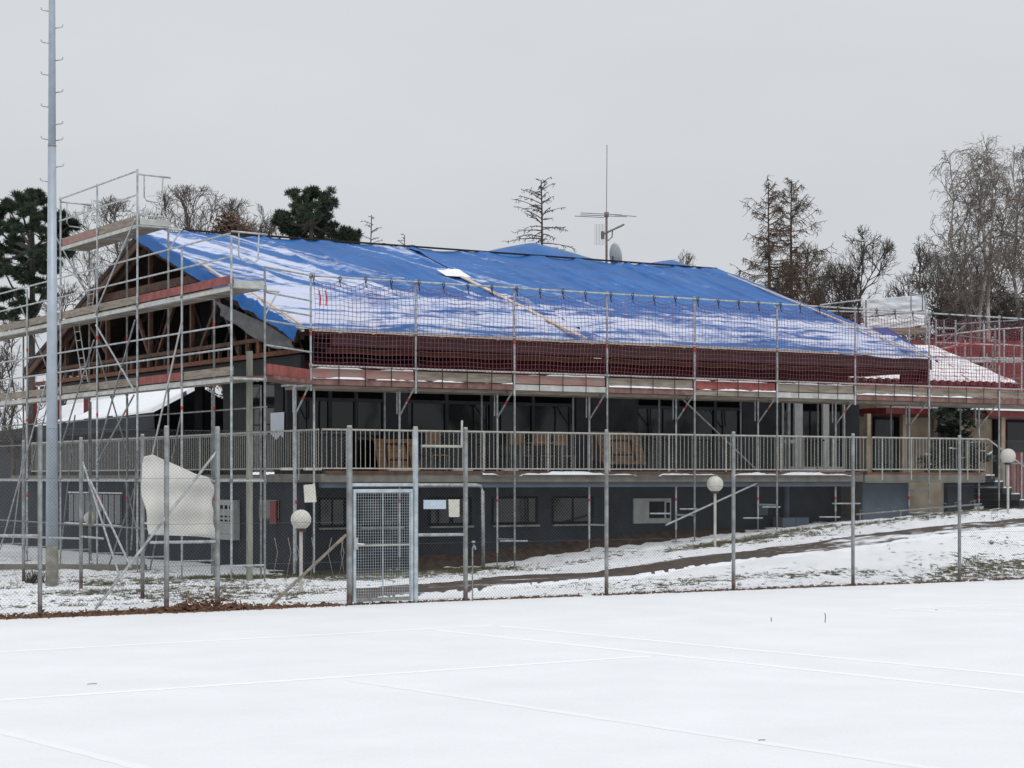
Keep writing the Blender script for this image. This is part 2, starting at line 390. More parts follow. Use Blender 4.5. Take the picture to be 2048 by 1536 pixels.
# path draped on the bank
up = [(700, 1183), (850, 1171), (1000, 1157), (1212, 1145), (1300, 1131), (1500, 1105), (1700, 1077), (1850, 1060), (2060, 1038), (2200, 1022)]
dn = [(700, 1204), (850, 1193), (1000, 1177), (1212, 1158), (1300, 1151), (1500, 1122), (1700, 1100), (1850, 1078), (2060, 1058), (2200, 1044)]
U_ = np.array([PG(*p)[:2] for p in up]); D_ = np.array([PG(*p)[:2] for p in dn])
nu, nv = 420, 26
ts = np.linspace(0, 1, nu); tk = np.linspace(0, 1, len(up))
Ux = np.stack([np.interp(ts, tk, U_[:, 0]), np.interp(ts, tk, U_[:, 1])], -1)
Dx = np.stack([np.interp(ts, tk, D_[:, 0]), np.interp(ts, tk, D_[:, 1])], -1)
w = np.linspace(-.15, 1.15, nv)
P = Ux[:, None, :] * (1 - w)[None, :, None] + Dx[:, None, :] * w[None, :, None]
pa, pb = P[..., 0], P[..., 1]
edge = np.minimum(w, 1 - w)[None, :] * 5 + (fbm(pa * 1.5, pb * 1.5, 51, 4) - .5) * 1.6
psnow = np.where(edge < .1, .95, .31) + (fbm(pa * .35, pb * 1.4, 57, 4) - .5) * .9 - .02
psnow = psnow + smooth01((pa - 25) / 8) * .14 * (w[None, :] > .55)
pz = gz(pa, pb) + .05 - np.clip(-edge, 0, 1) * .4
path = grid_mesh('path', np.stack([pa, pb, pz], -1).reshape(-1, 3), nu, nv, M['path'], None, psnow)
setp(path, 'wet brown footpath climbing past the terrace', None, None, 'structure')

# court lines: low ridges of snow
def ridge(p, q, wd=.07, h=.0042, lm='line'):
    p = PD(p[0], p[1], EYE * F / (p[1] - HY)); q = PD(q[0], q[1], EYE * F / (q[1] - HY))
    d = Vector((q.x - p.x, q.y - p.y, 0)); L = d.length; d.normalize(); s = Vector((-d.y, d.x, 0)); n = int(L / .12) + 2
    prof = [(-1, .1), (-.5, .8), (0, 1), (.5, .8), (1, .1)]
    V = []
    for i in range(n):
        c = p + d * (L * i / (n - 1)); wob = 1 + .35 * (rng.random() - .5)
        fade = min(1, i / 6, (n - 1 - i) / 6)
        for x, z in prof: V.append((c.x + s.x * x * wd * wob, c.y + s.y * x * wd * wob, .003 + z * h * fade * (.85 + .3 * rng.random())))
    V = np.array(V); V[:, 2] += -.002
    o = grid_mesh('court_line', V, n, len(prof), M[lm]); setp(o, 'snow ridge over a painted court line', None, None, 'structure')
for p, q in [((-60, 1307), (985, 1251)), ((-60, 1404), (1300, 1312)), ((870, 1260), (2100, 1391)), ((1000, 1252), (2100, 1356)),
             ((700, 1360), (1900, 1542)), ((-40, 1452), (320, 1545)), ((1790, 1217), (2100, 1208)), ((1770, 1216), (2100, 1236)), ((1930, 1214), (2100, 1223))]:
    ridge(p, q, lm='line2' if p[0] in (700, -40) else 'line')
# twigs and specks on the court
for i, (px, py, L, up_) in enumerate([(184, 1370, .10, 0), (1650, 1245, .14, 1), (1542, 1243, .06, 1), (1523, 1483, .06, 0), (1872, 1221, .05, 0)]):
    c = PD(px, py, EYE * F / (py - HY)); m_ = MB()
    if up_: m_.tube([c, c + Vector((.01, 0, L * .6)), c + Vector((.004, .01, L))], .006, 5, True)
    else: m_.tube([c + Vector((-L / 2, 0, .012)), c + Vector((0, .004, .013)), c + Vector((L / 2, -.01, .012))], .0035, 5, True)
    o = m_.build('twig', 'dark_bark')
    setp(o, ['dark twig lying flat on the snowy court, leftmost', 'thin stalk sticking up from the snow near the fence', 'tiny stalk tip poking from the snow left of the taller stalk', 'dark speck of bark on a court line in the foreground', 'dark speck beside the court lines at far right'][i], 'twig', 'bits of twig on the snow')

# grass blades
pts = []
ca = NR.uniform(8, 40, 420000); cb = NR.uniform(28.95, 39.5, 420000)
s = snow_cover(ca, cb) + (fbm(ca * 7, cb * 7, 61, 3) - .5) * 1.0
k = s < .42
ca, cb = ca[k][:45000], cb[k][:45000]
n = len(ca); cz = gz(ca, cb); ang = NR.uniform(0, 6.28, n); hh = NR.uniform(.02, .07, n); wv = .007
lean = NR.uniform(-.05, .05, (n, 2))
V = np.empty((n, 3, 3))
V[:, 0] = np.stack([ca - wv * np.cos(ang), cb - wv * np.sin(ang), cz - .02], -1)
V[:, 1] = np.stack([ca + wv * np.cos(ang), cb + wv * np.sin(ang), cz - .02], -1)
V[:, 2] = np.stack([ca + lean[:, 0], cb + lean[:, 1], cz + hh], -1)
g_o = mesh('grass', V.reshape(-1, 3).tolist(), [(3 * i, 3 * i + 1, 3 * i + 2) for i in range(n)], M['grass'])
setp(g_o, 'winter grass showing through the thin snow', None, None, 'stuff')

# leaf litter along the fence foot
def litter(name, n, fa, label):
    m_ = MB()
    for i in range(n):
        a, b, hgt = fa()
        if vnoise(np.array([a * 2.3]), np.array([.3]), 5)[0] < .10 + .1 * rng.random(): continue
        c = Vector((a, b, gz(a, b) + hgt)); r = rng.uniform(.025, .06)
        x = Vector((rng.uniform(-1, 1), rng.uniform(-1, 1), rng.uniform(-.6, .6))).normalized(); y = x.orthogonal().normalized()
        m_.face([c - x * r, c + y * r * .5, c + x * r, c - y * r * .5])
    o = m_.build(name, 'leaf'); setp(o, label, None, None, 'stuff')
def left_fa():
    a = rng.triangular(7, 14.7, 11.5); pile = .03 + .10 * math.exp(-((a - 12.3) / .5) ** 2)
    t = rng.gauss(0, 1); return a, FB - .02 + t * .11, abs(rng.gauss(0, 1)) * pile * math.exp(-t * t / 2)
litter('leaf_litter', 4200, left_fa, 'brown dead leaves drifted along the foot of the left fence')
litter('leaf_litter', 2000, lambda: (rng.uniform(14.2, 34), FB + rng.gauss(.03, .05), abs(rng.gauss(0, .012))), 'thin line of reddish leaves along the foot of the right fence')

# ------------------------------------------------------------------ clubhouse
A0, A1, BE, BR, BK = 18.33, 37.05, 38.3, 47.7, 57.1        # roof outline: eave front, ridge, eave back
ZE, ZR = 5.36, 8.45
WB, LB, WA0, WA1 = 41.0, 39.6, 19.43, 36.5                # upper wall, lower wall
FL = 2.2
house = thing('clubhouse', (27, 41, 0), 'long dark clubhouse under repair with blue tarpaulins over its low gabled roof', 'building')
# roof slabs
th = .16
def roof_slab(b0, b1, name):
    z0, z1 = ZE, ZR
    return prism(name, [(A0 + .05, b0, z0 - th), (A0 + .05, b1, z1 - th), (A0 + .05, b1, z1 - .02), (A0 + .05, b0, z0 - .02)], (A1 - A0 - .1, 0, 0), 'timber', house)
roof_slab(BE + .05, BR, 'roof'); roof_slab(BK, BR + .003, 'roof')
# fascia, soffit
box('fascia', (A0 + .9, BE + .02, 5.0), (A1, BE + .07, 5.31), 'fascia', house)
box('ledger_board', (A0 + 1.0, BE + .42, 4.87), (A1 - .05, BE + .48, 4.98), 'rust', house)
box('ledger_board', (A0 + .6, BE + .30, 4.99), (A1 - .1, BE + .34, 5.05), 'timber', house)
sf0, sf1 = A0 + 1.1, A1 - .04
nb_ = 11
for i in range(nb_):
    b0 = BE + .5 + i * (WB - BE - .5) / nb_; b1 = BE + .5 + (i + 1) * (WB - BE - .5) / nb_
    box('soffit_board', (sf0, b0 + .008, 4.93), (sf1, b1 - .008, 4.96), 'soffit', house)
for i in range(6):
    z0 = 4.2 + i * .122
    box('cladding_board', (WA0, WB - .04, z0 + .006), (WA1 - .1, WB + .02, z0 + .116), 'soffit', house)
box('wall', (WA0, WB + .02, FL), (WA1, WB + .12, 4.95), 'slate', house)
box('cladding', (WA1 - .1, BE + .5, 4.55), (A1 - .02, BE + .56, 5.0), 'soffit', house)
box('side_wall', (WA1 - .1, WB + .12, FL), (WA1, 56, 5.0), 'slate', house)
box('rake_board', (A1 - .1, BE + .1, 4.72), (A1 - .02, BE + .5, 5.3), 'soffit', house)
# upper piers and windows
def seg(px): return PB(px, 900, WB - .1)[0]
def pier(p0, p1, name='pier', m='slate_up', dep=.16):
    box(name, (seg(p0), WB - dep, FL), (seg(p1), WB - .045, 4.19), m, house)
pier(572, 592); pier(768, 812); pier(1150, 1273); pier(1482, 1562); pier(1687, 1716)
def windows(p0, p1, mull):
    xs = [seg(p0)] + [seg(x) for x in mull] + [seg(p1)]
    for i in range(len(xs) - 1):
        wobj = box('window', (xs[i] + .02, WB - .075, FL + .05), (xs[i + 1] - .02, WB - .045, 4.18), 'glass', house)
        fr = MB(); f = .045
        fr.box((xs[i], WB - .12, FL), (xs[i] + f, WB - .078, 4.19)); fr.box((xs[i + 1] - f, WB - .12, FL), (xs[i + 1], WB - .078, 4.19))
        fr.box((xs[i] + f, WB - .118, FL), (xs[i + 1] - f, WB - .08, FL + .08)); fr.box((xs[i] + f, WB - .118, 3.9), (xs[i + 1] - f, WB - .08, 3.98))
        fr.build('frame', 'sash', wobj)
windows(592, 768, [660, 712]); windows(812, 1150, [893, 982, 1066]); windows(1273, 1482, [1355, 1430])
# terrace door with white frames
dx = [seg(p) for p in (1562, 1586, 1602, 1643, 1655, 1687)]
dwin = box('door', (dx[0], WB - .09, FL + .02), (dx[5], WB - .05, 4.18), 'glass', house); dwin['label'] = 'glazed terrace door with pale grey frames'
for x0, x1 in ((dx[1], dx[2]), (dx[3], dx[4]), (dx[0] - .02, dx[0] + .05), (dx[5] - .05, dx[5])):
    box('door_frame', (x0, WB - .17, FL + .02), (x1, WB - .094, 4.18), 'white', dwin)
for x0, x1 in ((dx[0] + .05, dx[1]), (dx[2], dx[3]), (dx[4], dx[5] - .05)):
    box('door_rail', (x0, WB - .165, FL + .02), (x1, WB - .096, FL + .22), 'white', dwin)
    if x1 - x0 < .5: box('door_rail', (x0, WB - .165, 3.05), (x1, WB - .096, 3.15), 'white', dwin)
box('door_handle', (dx[3] - .12, WB - .2, 3.12), (dx[3] + .02, WB - .175, 3.16), 'black', dwin)
tube('downpipe', (seg(1572) - .1, WB - .32, 2.2), (seg(1572) - .1, WB - .32, 4.75), .055, 'steel', house)
# left upper wall, glazed part and dark panels
box('wall', (WA0 - .1, WB + .03, FL), (WA0 - .01, WB + .5, 4.6), 'slate', house)
box('wall', (WA0 - .08, 43.1, FL), (WA0 - .01, 44.5, 4.6), 'slate', house)
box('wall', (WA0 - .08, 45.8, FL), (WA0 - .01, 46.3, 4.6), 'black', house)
wl = box('window', (WA0 - .05, WB + .5, FL + .05), (WA0 - .02, 43.1, 4.4), 'glass', house)
box('frame', (WA0 - .1, 42.25, FL), (WA0 - .055, 42.33, 4.4), 'black', wl)
box('beam', (WA0 - .12, WB + .03, 4.5), (WA0 - .0, 56.6, 4.82), 'slate', house)
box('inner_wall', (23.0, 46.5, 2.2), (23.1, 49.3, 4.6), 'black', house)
# gable: bottom band, ladder beam, timbers
GAa = A0 + .32
box('gable_band', (GAa + .1, BE + .6, 4.4), (GAa + .2, BK - .5, 4.83), 'slate', house)
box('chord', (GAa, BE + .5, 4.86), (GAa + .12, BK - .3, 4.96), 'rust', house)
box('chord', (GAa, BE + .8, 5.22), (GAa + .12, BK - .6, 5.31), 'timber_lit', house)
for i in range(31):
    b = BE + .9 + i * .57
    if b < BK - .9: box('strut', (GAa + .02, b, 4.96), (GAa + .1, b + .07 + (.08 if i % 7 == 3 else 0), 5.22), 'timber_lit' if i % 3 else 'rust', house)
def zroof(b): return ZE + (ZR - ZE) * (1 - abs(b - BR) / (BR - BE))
for a, mm, sz in ((GAa + .05, 'timber_lit', .11), (GAa + 1.8, 'timber', .12)):  # front truss in the lit timber, deeper truss in the shaded copy
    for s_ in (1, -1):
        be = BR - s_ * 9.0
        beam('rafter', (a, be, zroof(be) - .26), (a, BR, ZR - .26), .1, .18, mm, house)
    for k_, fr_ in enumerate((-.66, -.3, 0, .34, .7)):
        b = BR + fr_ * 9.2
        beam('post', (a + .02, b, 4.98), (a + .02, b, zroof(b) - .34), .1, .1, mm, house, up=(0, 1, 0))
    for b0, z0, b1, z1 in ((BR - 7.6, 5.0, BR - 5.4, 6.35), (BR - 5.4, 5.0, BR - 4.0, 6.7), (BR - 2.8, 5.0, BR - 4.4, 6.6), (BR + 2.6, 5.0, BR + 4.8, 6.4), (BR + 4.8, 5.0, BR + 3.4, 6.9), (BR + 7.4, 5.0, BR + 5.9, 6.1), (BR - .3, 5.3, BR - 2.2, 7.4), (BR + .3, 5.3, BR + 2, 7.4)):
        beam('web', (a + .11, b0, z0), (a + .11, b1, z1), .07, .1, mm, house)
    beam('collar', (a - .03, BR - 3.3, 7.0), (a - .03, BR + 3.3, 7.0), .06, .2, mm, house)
prism('loft_dark_backing', [(A0 + 4.2, BE + .6, 4.9), (A0 + 4.2, BK - .6, 4.9), (A0 + 4.2, BR, ZR - .3)], (.1, 0, 0), 'black', house)  # black backing added to block light and keep the loft dark
box('loft_floor', (GAa + .25, BE + .7, 4.84), (A0 + 4.3, BK - .7, 4.9), 'black', house)  # floor coloured black too, standing in for the loft's shade
prism('gable_wall', [(A1 - .2, BE + .55, 4.97), (A1 - .2, BK - .5, 4.97), (A1 - .2, BR, ZR - .2)], (.08, 0, 0), 'slate', house)
# rake boards on the left slope
for s_ in (-1, 1):
    b_ = BR - s_ * 9.3
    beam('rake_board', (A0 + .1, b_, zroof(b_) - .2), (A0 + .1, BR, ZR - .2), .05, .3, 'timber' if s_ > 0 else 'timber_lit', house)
# rafter tails poking below the tarp
tails = [600, 675, 742, 815, 878, 925, 990, 1052, 1118, 1178, 1238, 1300, 1362, 1422]
for px in tails:
    p = PB(px, 668, BE - .02); beam('rafter_tail', (p.x, BE + .25, ZE + .06), (p.x, BE - .16, ZE - .07), .07, .045, 'batten', house)
box('eave_batten', (A0 + .3, BE - .23, ZE - .075), (33.6, BE - .19, ZE - .03), 'batten', house)
beam('ridge_board', (A0 + .1, BR - .06, ZR + .115), (A1, BR - .06, ZR + .10), .14, .035, 'timber', house)
# terrace slab and lower storey
TA0, TA1, TB = 18.95, 38.95, 38.3
terr = [(TA0, TB, 0), (TA1, TB, 0)]
box('terrace_slab', (TA0, TB, 2.02), (34.6, WB - .02, FL), 'concrete', house)
box('terrace_slab', (34.62, TB - .06, 1.99), (TA1, 43.4, FL + .0), 'concrete', house)
box('terrace_slab', (TA0 + .002, WB - .018, 2.02), (20.2, 60, FL - .01), 'concrete', house)
box('edge_timber', (TA0 + .1, TB - .03, 2.2), (34.5, TB + .12, 2.27), 'timber_lit', house)
box('edge_timber', (34.7, TB - .05, 2.2), (38.8, TB + .1, 2.26), 'rust', house)
box('edge_beam', (TA0 + .05, TB + .06, 1.9), (34.4, TB + .2, 2.017), 'bluegrey', house)
lw0, lw1 = 19.2, 35.0
box('lower_wall', (lw0, LB, -.6), (lw1, LB + .2, 2.018), 'navy', house)
box('lower_wall', (lw0, LB + .2, -.6), (lw0 + .2, 72, 2.018), 'navy', house)
box('paving', (lw0 - .9, LB - 1.3, -.3), (22.6, LB - .01, .045), 'paving_black', house)
na, nb2 = 160, 8; V = []
for i in range(na):
    a = 21.8 + 10.6 * i / (na - 1); k_ = float(fbm(np.array([a * 2.2]), np.array([.5]), 83, 3)[0])
    for j in range(nb2):
        b = LB - .005 - (1 - j / (nb2 - 1)) * (.55 + .35 * (k_ - .5)); V.append((a, b, float(gz(a, b)) + (-.08 + (.34 + .16 * (k_ - .5)) * j / (nb2 - 1)) * min(1, (32.4 - a) / 3) + .02 * rng.random()))
sb = grid_mesh('soil_bed', np.array(V), na, nb2, M['soil']); setp(sb, 'strip of bare brown earth along the foot of the dark wall', None, None, 'structure')
box('lower_wall', (34.9, TB + .35, -.2), (36.55, TB + .5, 1.985), 'bluegrey', house)
box('lower_wall', (37.9, TB + .3, -.2), (38.9, TB + .45, 1.985), 'navy', house)
box('lower_wall', (36.0, 41.5, -.2), (40.5, 41.6, 1.98), 'beige', house)
# lower windows on the front and the left wall
def low_win(px0, px1, y0=1000, y1=1047, frame=None):
    p = PB(px0, y0, LB - .03); q = PB(px1, y1, LB - .03); zt, zb = 1.62, 1.06
    wobj = box('window', (p.x, LB - .012, zb), (q.x, LB + .02, zt), 'glass', house)
    fr = MB(); f = .05
    fr.box((p.x - f, LB - .03, zb - f), (p.x, LB - .004, zt + f)); fr.box((q.x, LB - .03, zb - f), (q.x + f, LB - .004, zt + f))
    fr.box((p.x, LB - .03, zt), (q.x, LB - .004, zt + f)); fr.box((p.x, LB - .03, zb - f), (q.x, LB - .004, zb))
    fr.box(((p.x + q.x) / 2 - .02, LB - .028, zb), ((p.x + q.x) / 2 + .02, LB - .013, zt))
    fr.build('frame', frame or 'black', wobj)
    box('sill', (p.x - .06, LB - .12, zb - .11), (q.x + .06, LB - .031, zb - .07), 'steel_dull' if not frame else 'cabinet', wobj)
for p0, p1 in ((642, 688), (724, 800), (862, 940), (988, 1072), (1108, 1184)): low_win(p0, p1)
wg = PB(1265, 997, LB); wq = PB(1340, 1046, LB)
wo = box('window_surround', (wg.x, LB - .05, wq.z), (wq.x, LB - .003, wg.z), 'cabinet', house)
w1 = PB(1296, 1003, LB); w2 = PB(1326, 1036, LB)
box('window_pane', (w1.x, LB - .06, w2.z), (w2.x, LB - .053, w1.z), 'black', wo)
w1 = PB(1330, 1005, LB); w2 = PB(1337, 1036, LB)
box('window_pane', (w1.x, LB - .06, w2.z), (w2.x, LB - .053, w1.z), 'black', wo)
def side_win(p0, p1, y0, y1, m='glass', name='window', sill=True):
    p = PA(p0, y0, lw0); q = PA(p1, y1, lw0)
    wobj = box(name, (lw0 - .03, min(p.y, q.y), min(p.z, q.z)), (lw0 - .004, max(p.y, q.y), max(p.z, q.z)), m, house)
    if sill:
        box('sill', (lw0 - .16, min(p.y, q.y) - .1, min(p.z, q.z) - .08), (lw0 - .032, max(p.y, q.y) + .1, min(p.z, q.z) - .03), 'snow', wobj)
        nbar = 9
        for i in range(nbar):
            b = min(p.y, q.y) + (abs(q.y - p.y)) * (i + .5) / nbar
            tube('window_bar', (lw0 - .09, b, min(p.z, q.z) - .02), (lw0 - .09, b, max(p.z, q.z) + .02), .016, 'steel', wobj, 6)
        box('lintel', (lw0 - .07, min(p.y, q.y) - .1, max(p.z, q.z) + .03), (lw0 - .032, max(p.y, q.y) + .1, max(p.z, q.z) + .07), 'white', wobj)
    return wobj
side_win(245, 140, 990, 1042)
side_win(330, 300, 995, 1042)
side_win(560, 520, 1000, 1040, 'glass', 'window', False)
# gutter pipe under the slab and downpipe
gp = PB(700, 967, TB - .05); gq = PB(962, 968, TB - .05)
bent('gutter_pipe', [(gp.x, TB - .04, 1.95), (gq.x - .12, TB - .04, 1.95), (gq.x, TB - .04, 1.93), (gq.x + .05, TB - .04, 1.8), (gq.x + .07, TB - .03, .05)], .045, 'steel', house)
pp = PB(1572, 1000, LB - .1)
tube('downpipe', (pp.x, LB - .12, .8), (pp.x, LB - .12, 2.0), .075, 'bluegrey', house)
c0 = PB(1513, 1007, LB); c1 = PB(1530, 1030, LB); box('wall_box', (c0.x, LB - .12, c1.z), (c1.x, LB - .002, c0.z), 'bluegrey', house)
# snow along the slab edge
sn = MB(); x = 24.0
V = []; nS = 260; prof = [(-.08, .0), (-.09, .045), (-.03, .075), (.05, .06), (.11, 0)]
for i in range(nS):
    a = 23.0 + 11.2 * i / (nS - 1); hh_ = float(np.clip((fbm(np.array([a * 1.3]), np.array([0.]), 71, 4)[0] - .36) * 3.0, 0, 1.1))
    for y, z in prof: V.append((a, TB - .01 + y, 2.185 + z * hh_ - .03 * (hh_ < .05)))
sno = grid_mesh('snow_edge', np.array(V), nS, len(prof), M['snow'], house); sno['kind'] = 'stuff'

# terrace railing
def railing(name, p0, p1, zt, zb, step, label, skip=(), nposts=6, end=None):
    p0 = Vector(p0); p1 = Vector(p1); d = p1 - p0; L = d.length
    t = thing(name, p0, label, 'railing', 'terrace railings')
    tube('top_rail', p0 + Vector((0, 0, zt)), p1 + Vector((0, 0, zt)), .022, 'cream', t)
    tube('bottom_rail', p0 + Vector((0, 0, zb)), p1 + Vector((0, 0, zb)), .017, 'cream', t)
    n = int(L / step)
    for i in range(n + 1):
        c = p0 + d * (i / n)
        tube('baluster', c + Vector((0, 0, zb)), c + Vector((0, 0, zt)), .0075, 'cream', t, 6)
    for i in range(nposts):
        c = p0 + d * ((i + .35) / nposts)
        tube('post', c + Vector((0, 0, 2.06)), c + Vector((0, 0, zt - .01)), .02, 'cream', t)
    return t
rb = TB + .02
r1 = railing('terrace_railing', (TA0 + .03, rb, 0), (34.75, rb, 0), 3.17, 2.32, .118, 'long cream metal railing along the front of the dark terrace', nposts=9)
r2 = railing('terrace_railing', (34.85, rb - .08, 0), (38.95, rb - .08, 0), 3.17, 2.34, .118, 'cream railing over the pale concrete slab at the stair end', nposts=4)
r3 = railing('terrace_railing', (TA0, rb + .1, 0), (TA0, 58, 0), 3.17, 2.32, .118, 'cream railing running back under the open gable', nposts=7)

# stairs at the right end
st = thing('stairs', (39, TB, 0), 'dark steps with snowy treads beside the globe lamp at the right end', 'stairs')
for i in range(6):
    a0 = TA1 + .02 + i * .32; zt = FL - .02 - i * .17
    sp = box('step', (a0, TB - .05, zt - .16), (a0 + .36, TB + 1.6, zt), 'slate', st)
    box('snow_cap', (a0 + .02, TB - .045, zt), (a0 + .34, TB + 1.6, zt + .03), 'snow', sp)
bent('handrail', [(TA1, rb - .08, 3.17), (TA1 + .1, rb - .08, 3.17), (TA1 + 2.1, rb - .08, 2.1)], .022, 'cream', st)
for i in range(7):
    a = TA1 + .25 + i * .28
    tube('baluster', (a, rb - .08, FL - .1 - i * .15), (a, rb - .08, 3.12 - i * .15), .0075, 'cream', st, 6)

# ------------------------------------------------------------------ tarpaulins
def tarp(name, a0, a1, label, seed, hang_left=False, hang_right=False):
    na = int((a1 - a0) / .06); nsx = 170
    aa = np.linspace(a0, a1, na); ss = np.linspace(-.012, .995, nsx)
    Aq, Sq = np.meshgrid(aa, ss, indexing='ij'); Lr = 9.9; ls = Sq * Lr
    dn1 = fbm(Aq * 1.25 + (1 - Sq) * .9, ls * .16, seed + 1, 3)            # folds running down the slope
    rdg = 1 - np.abs(2 * dn1 - 1)
    hz = fbm(Aq * .22 + .25 * np.sin(ls), ls * 1.7, seed + 5, 4)           # folds running along the eave
    rdh = 1 - np.abs(2 * hz - 1)
    wup = smooth01((Sq - .25) / .35)
    h = .05 + .085 * (rdg ** 4) * wup + .10 * (rdh ** 4) * (1 - wup) + .05 * (fbm(Aq * .6, ls * .5, seed + 9, 3) - .5)
    fine = fbm(Aq * 3.2, ls * 3.2, seed + 13, 3) - .5
    h = (h + fine * .025) * (.25 + .75 * smooth01(Sq / .07)) + .006
    # frost and snow held by the flatter lower part and by the folds
    leftw = np.exp(-np.clip(Aq - A0, 0, 99) / 6.0)
    xx = Aq + .55 * ls                                                     # streaks drift a little as they run down
    su = fbm(xx * 2.4, ls * .16, seed + 21, 6) - .5
    su2 = 1 - np.abs(2 * fbm(xx * 1.1, ls * .05, seed + 23, 2) - 1)
    wave = .5 * fbm(Aq * .5, ls * .3, seed + 27, 2)
    sl = fbm(Aq * .42, (ls + wave) * 4.6, seed + 25, 6) - .5
    sl2 = 1 - np.abs(2 * fbm(Aq * .2, (ls + wave) * 2.6, seed + 31, 3) - 1)
    cloud = fbm(Aq * .3, ls * .35, seed + 29, 3) - .5
    line_up = np.clip(su2 - .88, 0, 1) / .12; line_lo = np.clip(sl2 - .84, 0, 1) / .16
    wl = smooth01((Sq - .25 - .05 * leftw - .06 * cloud) / .14)
    if seed < 200:
        up_ = .24 + .20 * leftw + .10 * smooth01((.75 - Sq) / .3) - .08 * smooth01((Aq - 21.5) / 2)
        lo_ = .80
    else:
        up_ = .14 + .12 * np.exp(-np.clip(Aq - 26.2, 0, 99) / 1.6); lo_ = .70 + .13 * np.exp(-np.clip(Aq - 26.2, 0, 99) / 3.0) - .03 * smooth01((Aq - 30) / 4) + .12 * smooth01((Aq - 33) / 3)
    sn = up_ * wl + lo_ * (1 - wl) + wl * (su * (1.6 if seed < 200 else .7) + line_up * (.42 if seed < 200 else .22)) + (1 - wl) * (sl * 1.05 - line_lo * .55) + cloud * .32 + (fbm(Aq * 5, ls * 5, seed + 61, 4) - .5) * .35
    Y = BE - .02 + (BR - BE + .02) * Sq; Z = ZE + (ZR - ZE) * Sq
    nx = np.array([0, -(ZR - ZE), (BR - BE)]); nx = nx / np.linalg.norm(nx)
    V = np.stack([Aq, Y + nx[1] * h, Z + nx[2] * h], -1)
    low = np.clip((.02 - Sq) / .032, 0, 1)
    V[..., 2] -= low * (.02 + .05 * np.clip(fbm(Aq * .9, Aq * 0, seed + 41, 3) - .5, 0, 1) * 2) * (1 + .9 * smooth01((Aq - 32) / 2))
    V[..., 1] -= low * .03
    if hang_left:
        cols = []
        for k in range(1, 6):
            c = V[0].copy(); hang = (.068 * k) * (.8 + .5 * fbm(ss * 9, ss * 0 + k * .3, seed + 51, 3))
            c[:, 0] -= .02 * k + .05 * (fbm(ss * 12, ss * 0 + k, seed + 55, 2) - .5); c[:, 2] -= hang * .75 + .01
            cols.append(c)
        V = np.concatenate([np.stack(cols[::-1]), V], 0); sn = np.concatenate([np.full((5, nsx), -1.0), sn], 0); na += 5
    if hang_right:
        cols = []
        for k in range(1, 4):
            c = V[-1].copy(); c[:, 0] += .012 * k; c[:, 2] -= .03 * k; cols.append(c)
        V = np.concatenate([V, np.stack(cols)], 0); sn = np.concatenate([sn, np.full((3, nsx), 0.)], 0); na += 3
    o = grid_mesh(name, V.reshape(-1, 3), na, nsx, M['tarp'], None, sn)
    return setp(o, label, 'tarpaulin', 'blue tarpaulins on the roof')
t1 = tarp('tarpaulin', A0 - .02, 26.45, 'snow streaked blue tarpaulin over the roof half next to the open gable', 100, True)
t2 = tarp('tarpaulin', 26.2, A1 + .02, 'smoother blue tarpaulin over the roof half below the antenna', 300, False, True)
def on_roof(a, s_, lift=.16): return Vector((a, BE + (BR - BE) * s_, ZE + (ZR - ZE) * s_ + lift))
def roof_px(px, py, lift=.16):
    t = (px - CX) / F
    lo, hi = 30.0, 70.0
    for _ in range(60):
        d = (lo + hi) / 2; a = CU * t * d + SU * d; b = -SU * t * d + CU * d
        z = EYE + (HY - py) / F * d
        if z > ZE + (ZR - ZE) * (b - BE) / (BR - BE) + lift: lo = d
        else: hi = d
    # walking outward the ray is above the roof first, then below it
    return Vector((a, b, z))
for p, q, par in (((396, 522), (456, 562), t1), ((505, 585), (602, 648), t1), ((905, 545), (1160, 672), t2), ((915, 548), (1172, 676), t2), ((1456, 549), (1858, 714), t2)):
    P0, Q0 = roof_px(*p), roof_px(*q)
    beam('batten', P0, Q0, .065, .03, 'batten', par)
mb = MB(); c = roof_px(908, 547, .18)
sv = []
for i in range(9):
    for j in range(9):
        x, y = (i - 4) / 4, (j - 4) / 4; r = max(0, 1 - x * x - y * y)
        sv.append((c.x + x * .38, c.y + y * .25, c.z + .10 * y + r * .09 * (.6 + rng.random())))
o = grid_mesh('snow_patch', np.array(sv), 9, 9, M['snow'], t2)
# the two raised blue shapes behind the ridge
def hump(name, p_l, p_top, p_r, b, label):
    L_, T_, R_ = PB(*p_l, b), PB(*p_top, b), PB(*p_r, b)
    na, nb2 = 70, 30; V = []
    for i in range(na):
        u_ = i / (na - 1); a = L_.x + (R_.x - L_.x) * u_; ut = (T_.x - L_.x) / (R_.x - L_.x)
        k_ = (u_ / ut) if u_ < ut else (1 - u_) / (1 - ut); k_ = (.55 * k_ + .45 * math.sin(k_ * math.pi / 2) ** 1.4)
        base = L_.z + (R_.z - L_.z) * u_
        top = base + (T_.z - (L_.z + (R_.z - L_.z) * ut)) * k_
        for j in range(nb2):
            v_ = j / (nb2 - 1); zz = -.6 + (top + .6 - base) * min(1, 1.05 * math.sin(math.pi * min(v_ * .62 + .02, .5)) ** .8) if v_ < .8 else (top - base) * (1 - (v_ - .8) * 4)
            V.append((a, b - 1.2 + 2.4 * v_, base + zz * 1.0 + .03 * (float(fbm(np.array([a * 1.4]), np.array([v_ * 4]), 77, 3)[0]) - .5)))
    o = grid_mesh(name, np.array(V), na, nb2, M['tarp_blue'], None)
    return setp(o, label, 'tarpaulin', 'blue tarpaulins on the roof')
hump('tarpaulin', (935, 512), (1075, 484), (1240, 530), 50.0, 'large peaked blue tarpaulin behind the ridge under the bare larch')
hump('tarpaulin', (1278, 534), (1353, 518), (1408, 542), 50.0, 'small peaked blue tarpaulin behind the ridge right of the antenna')
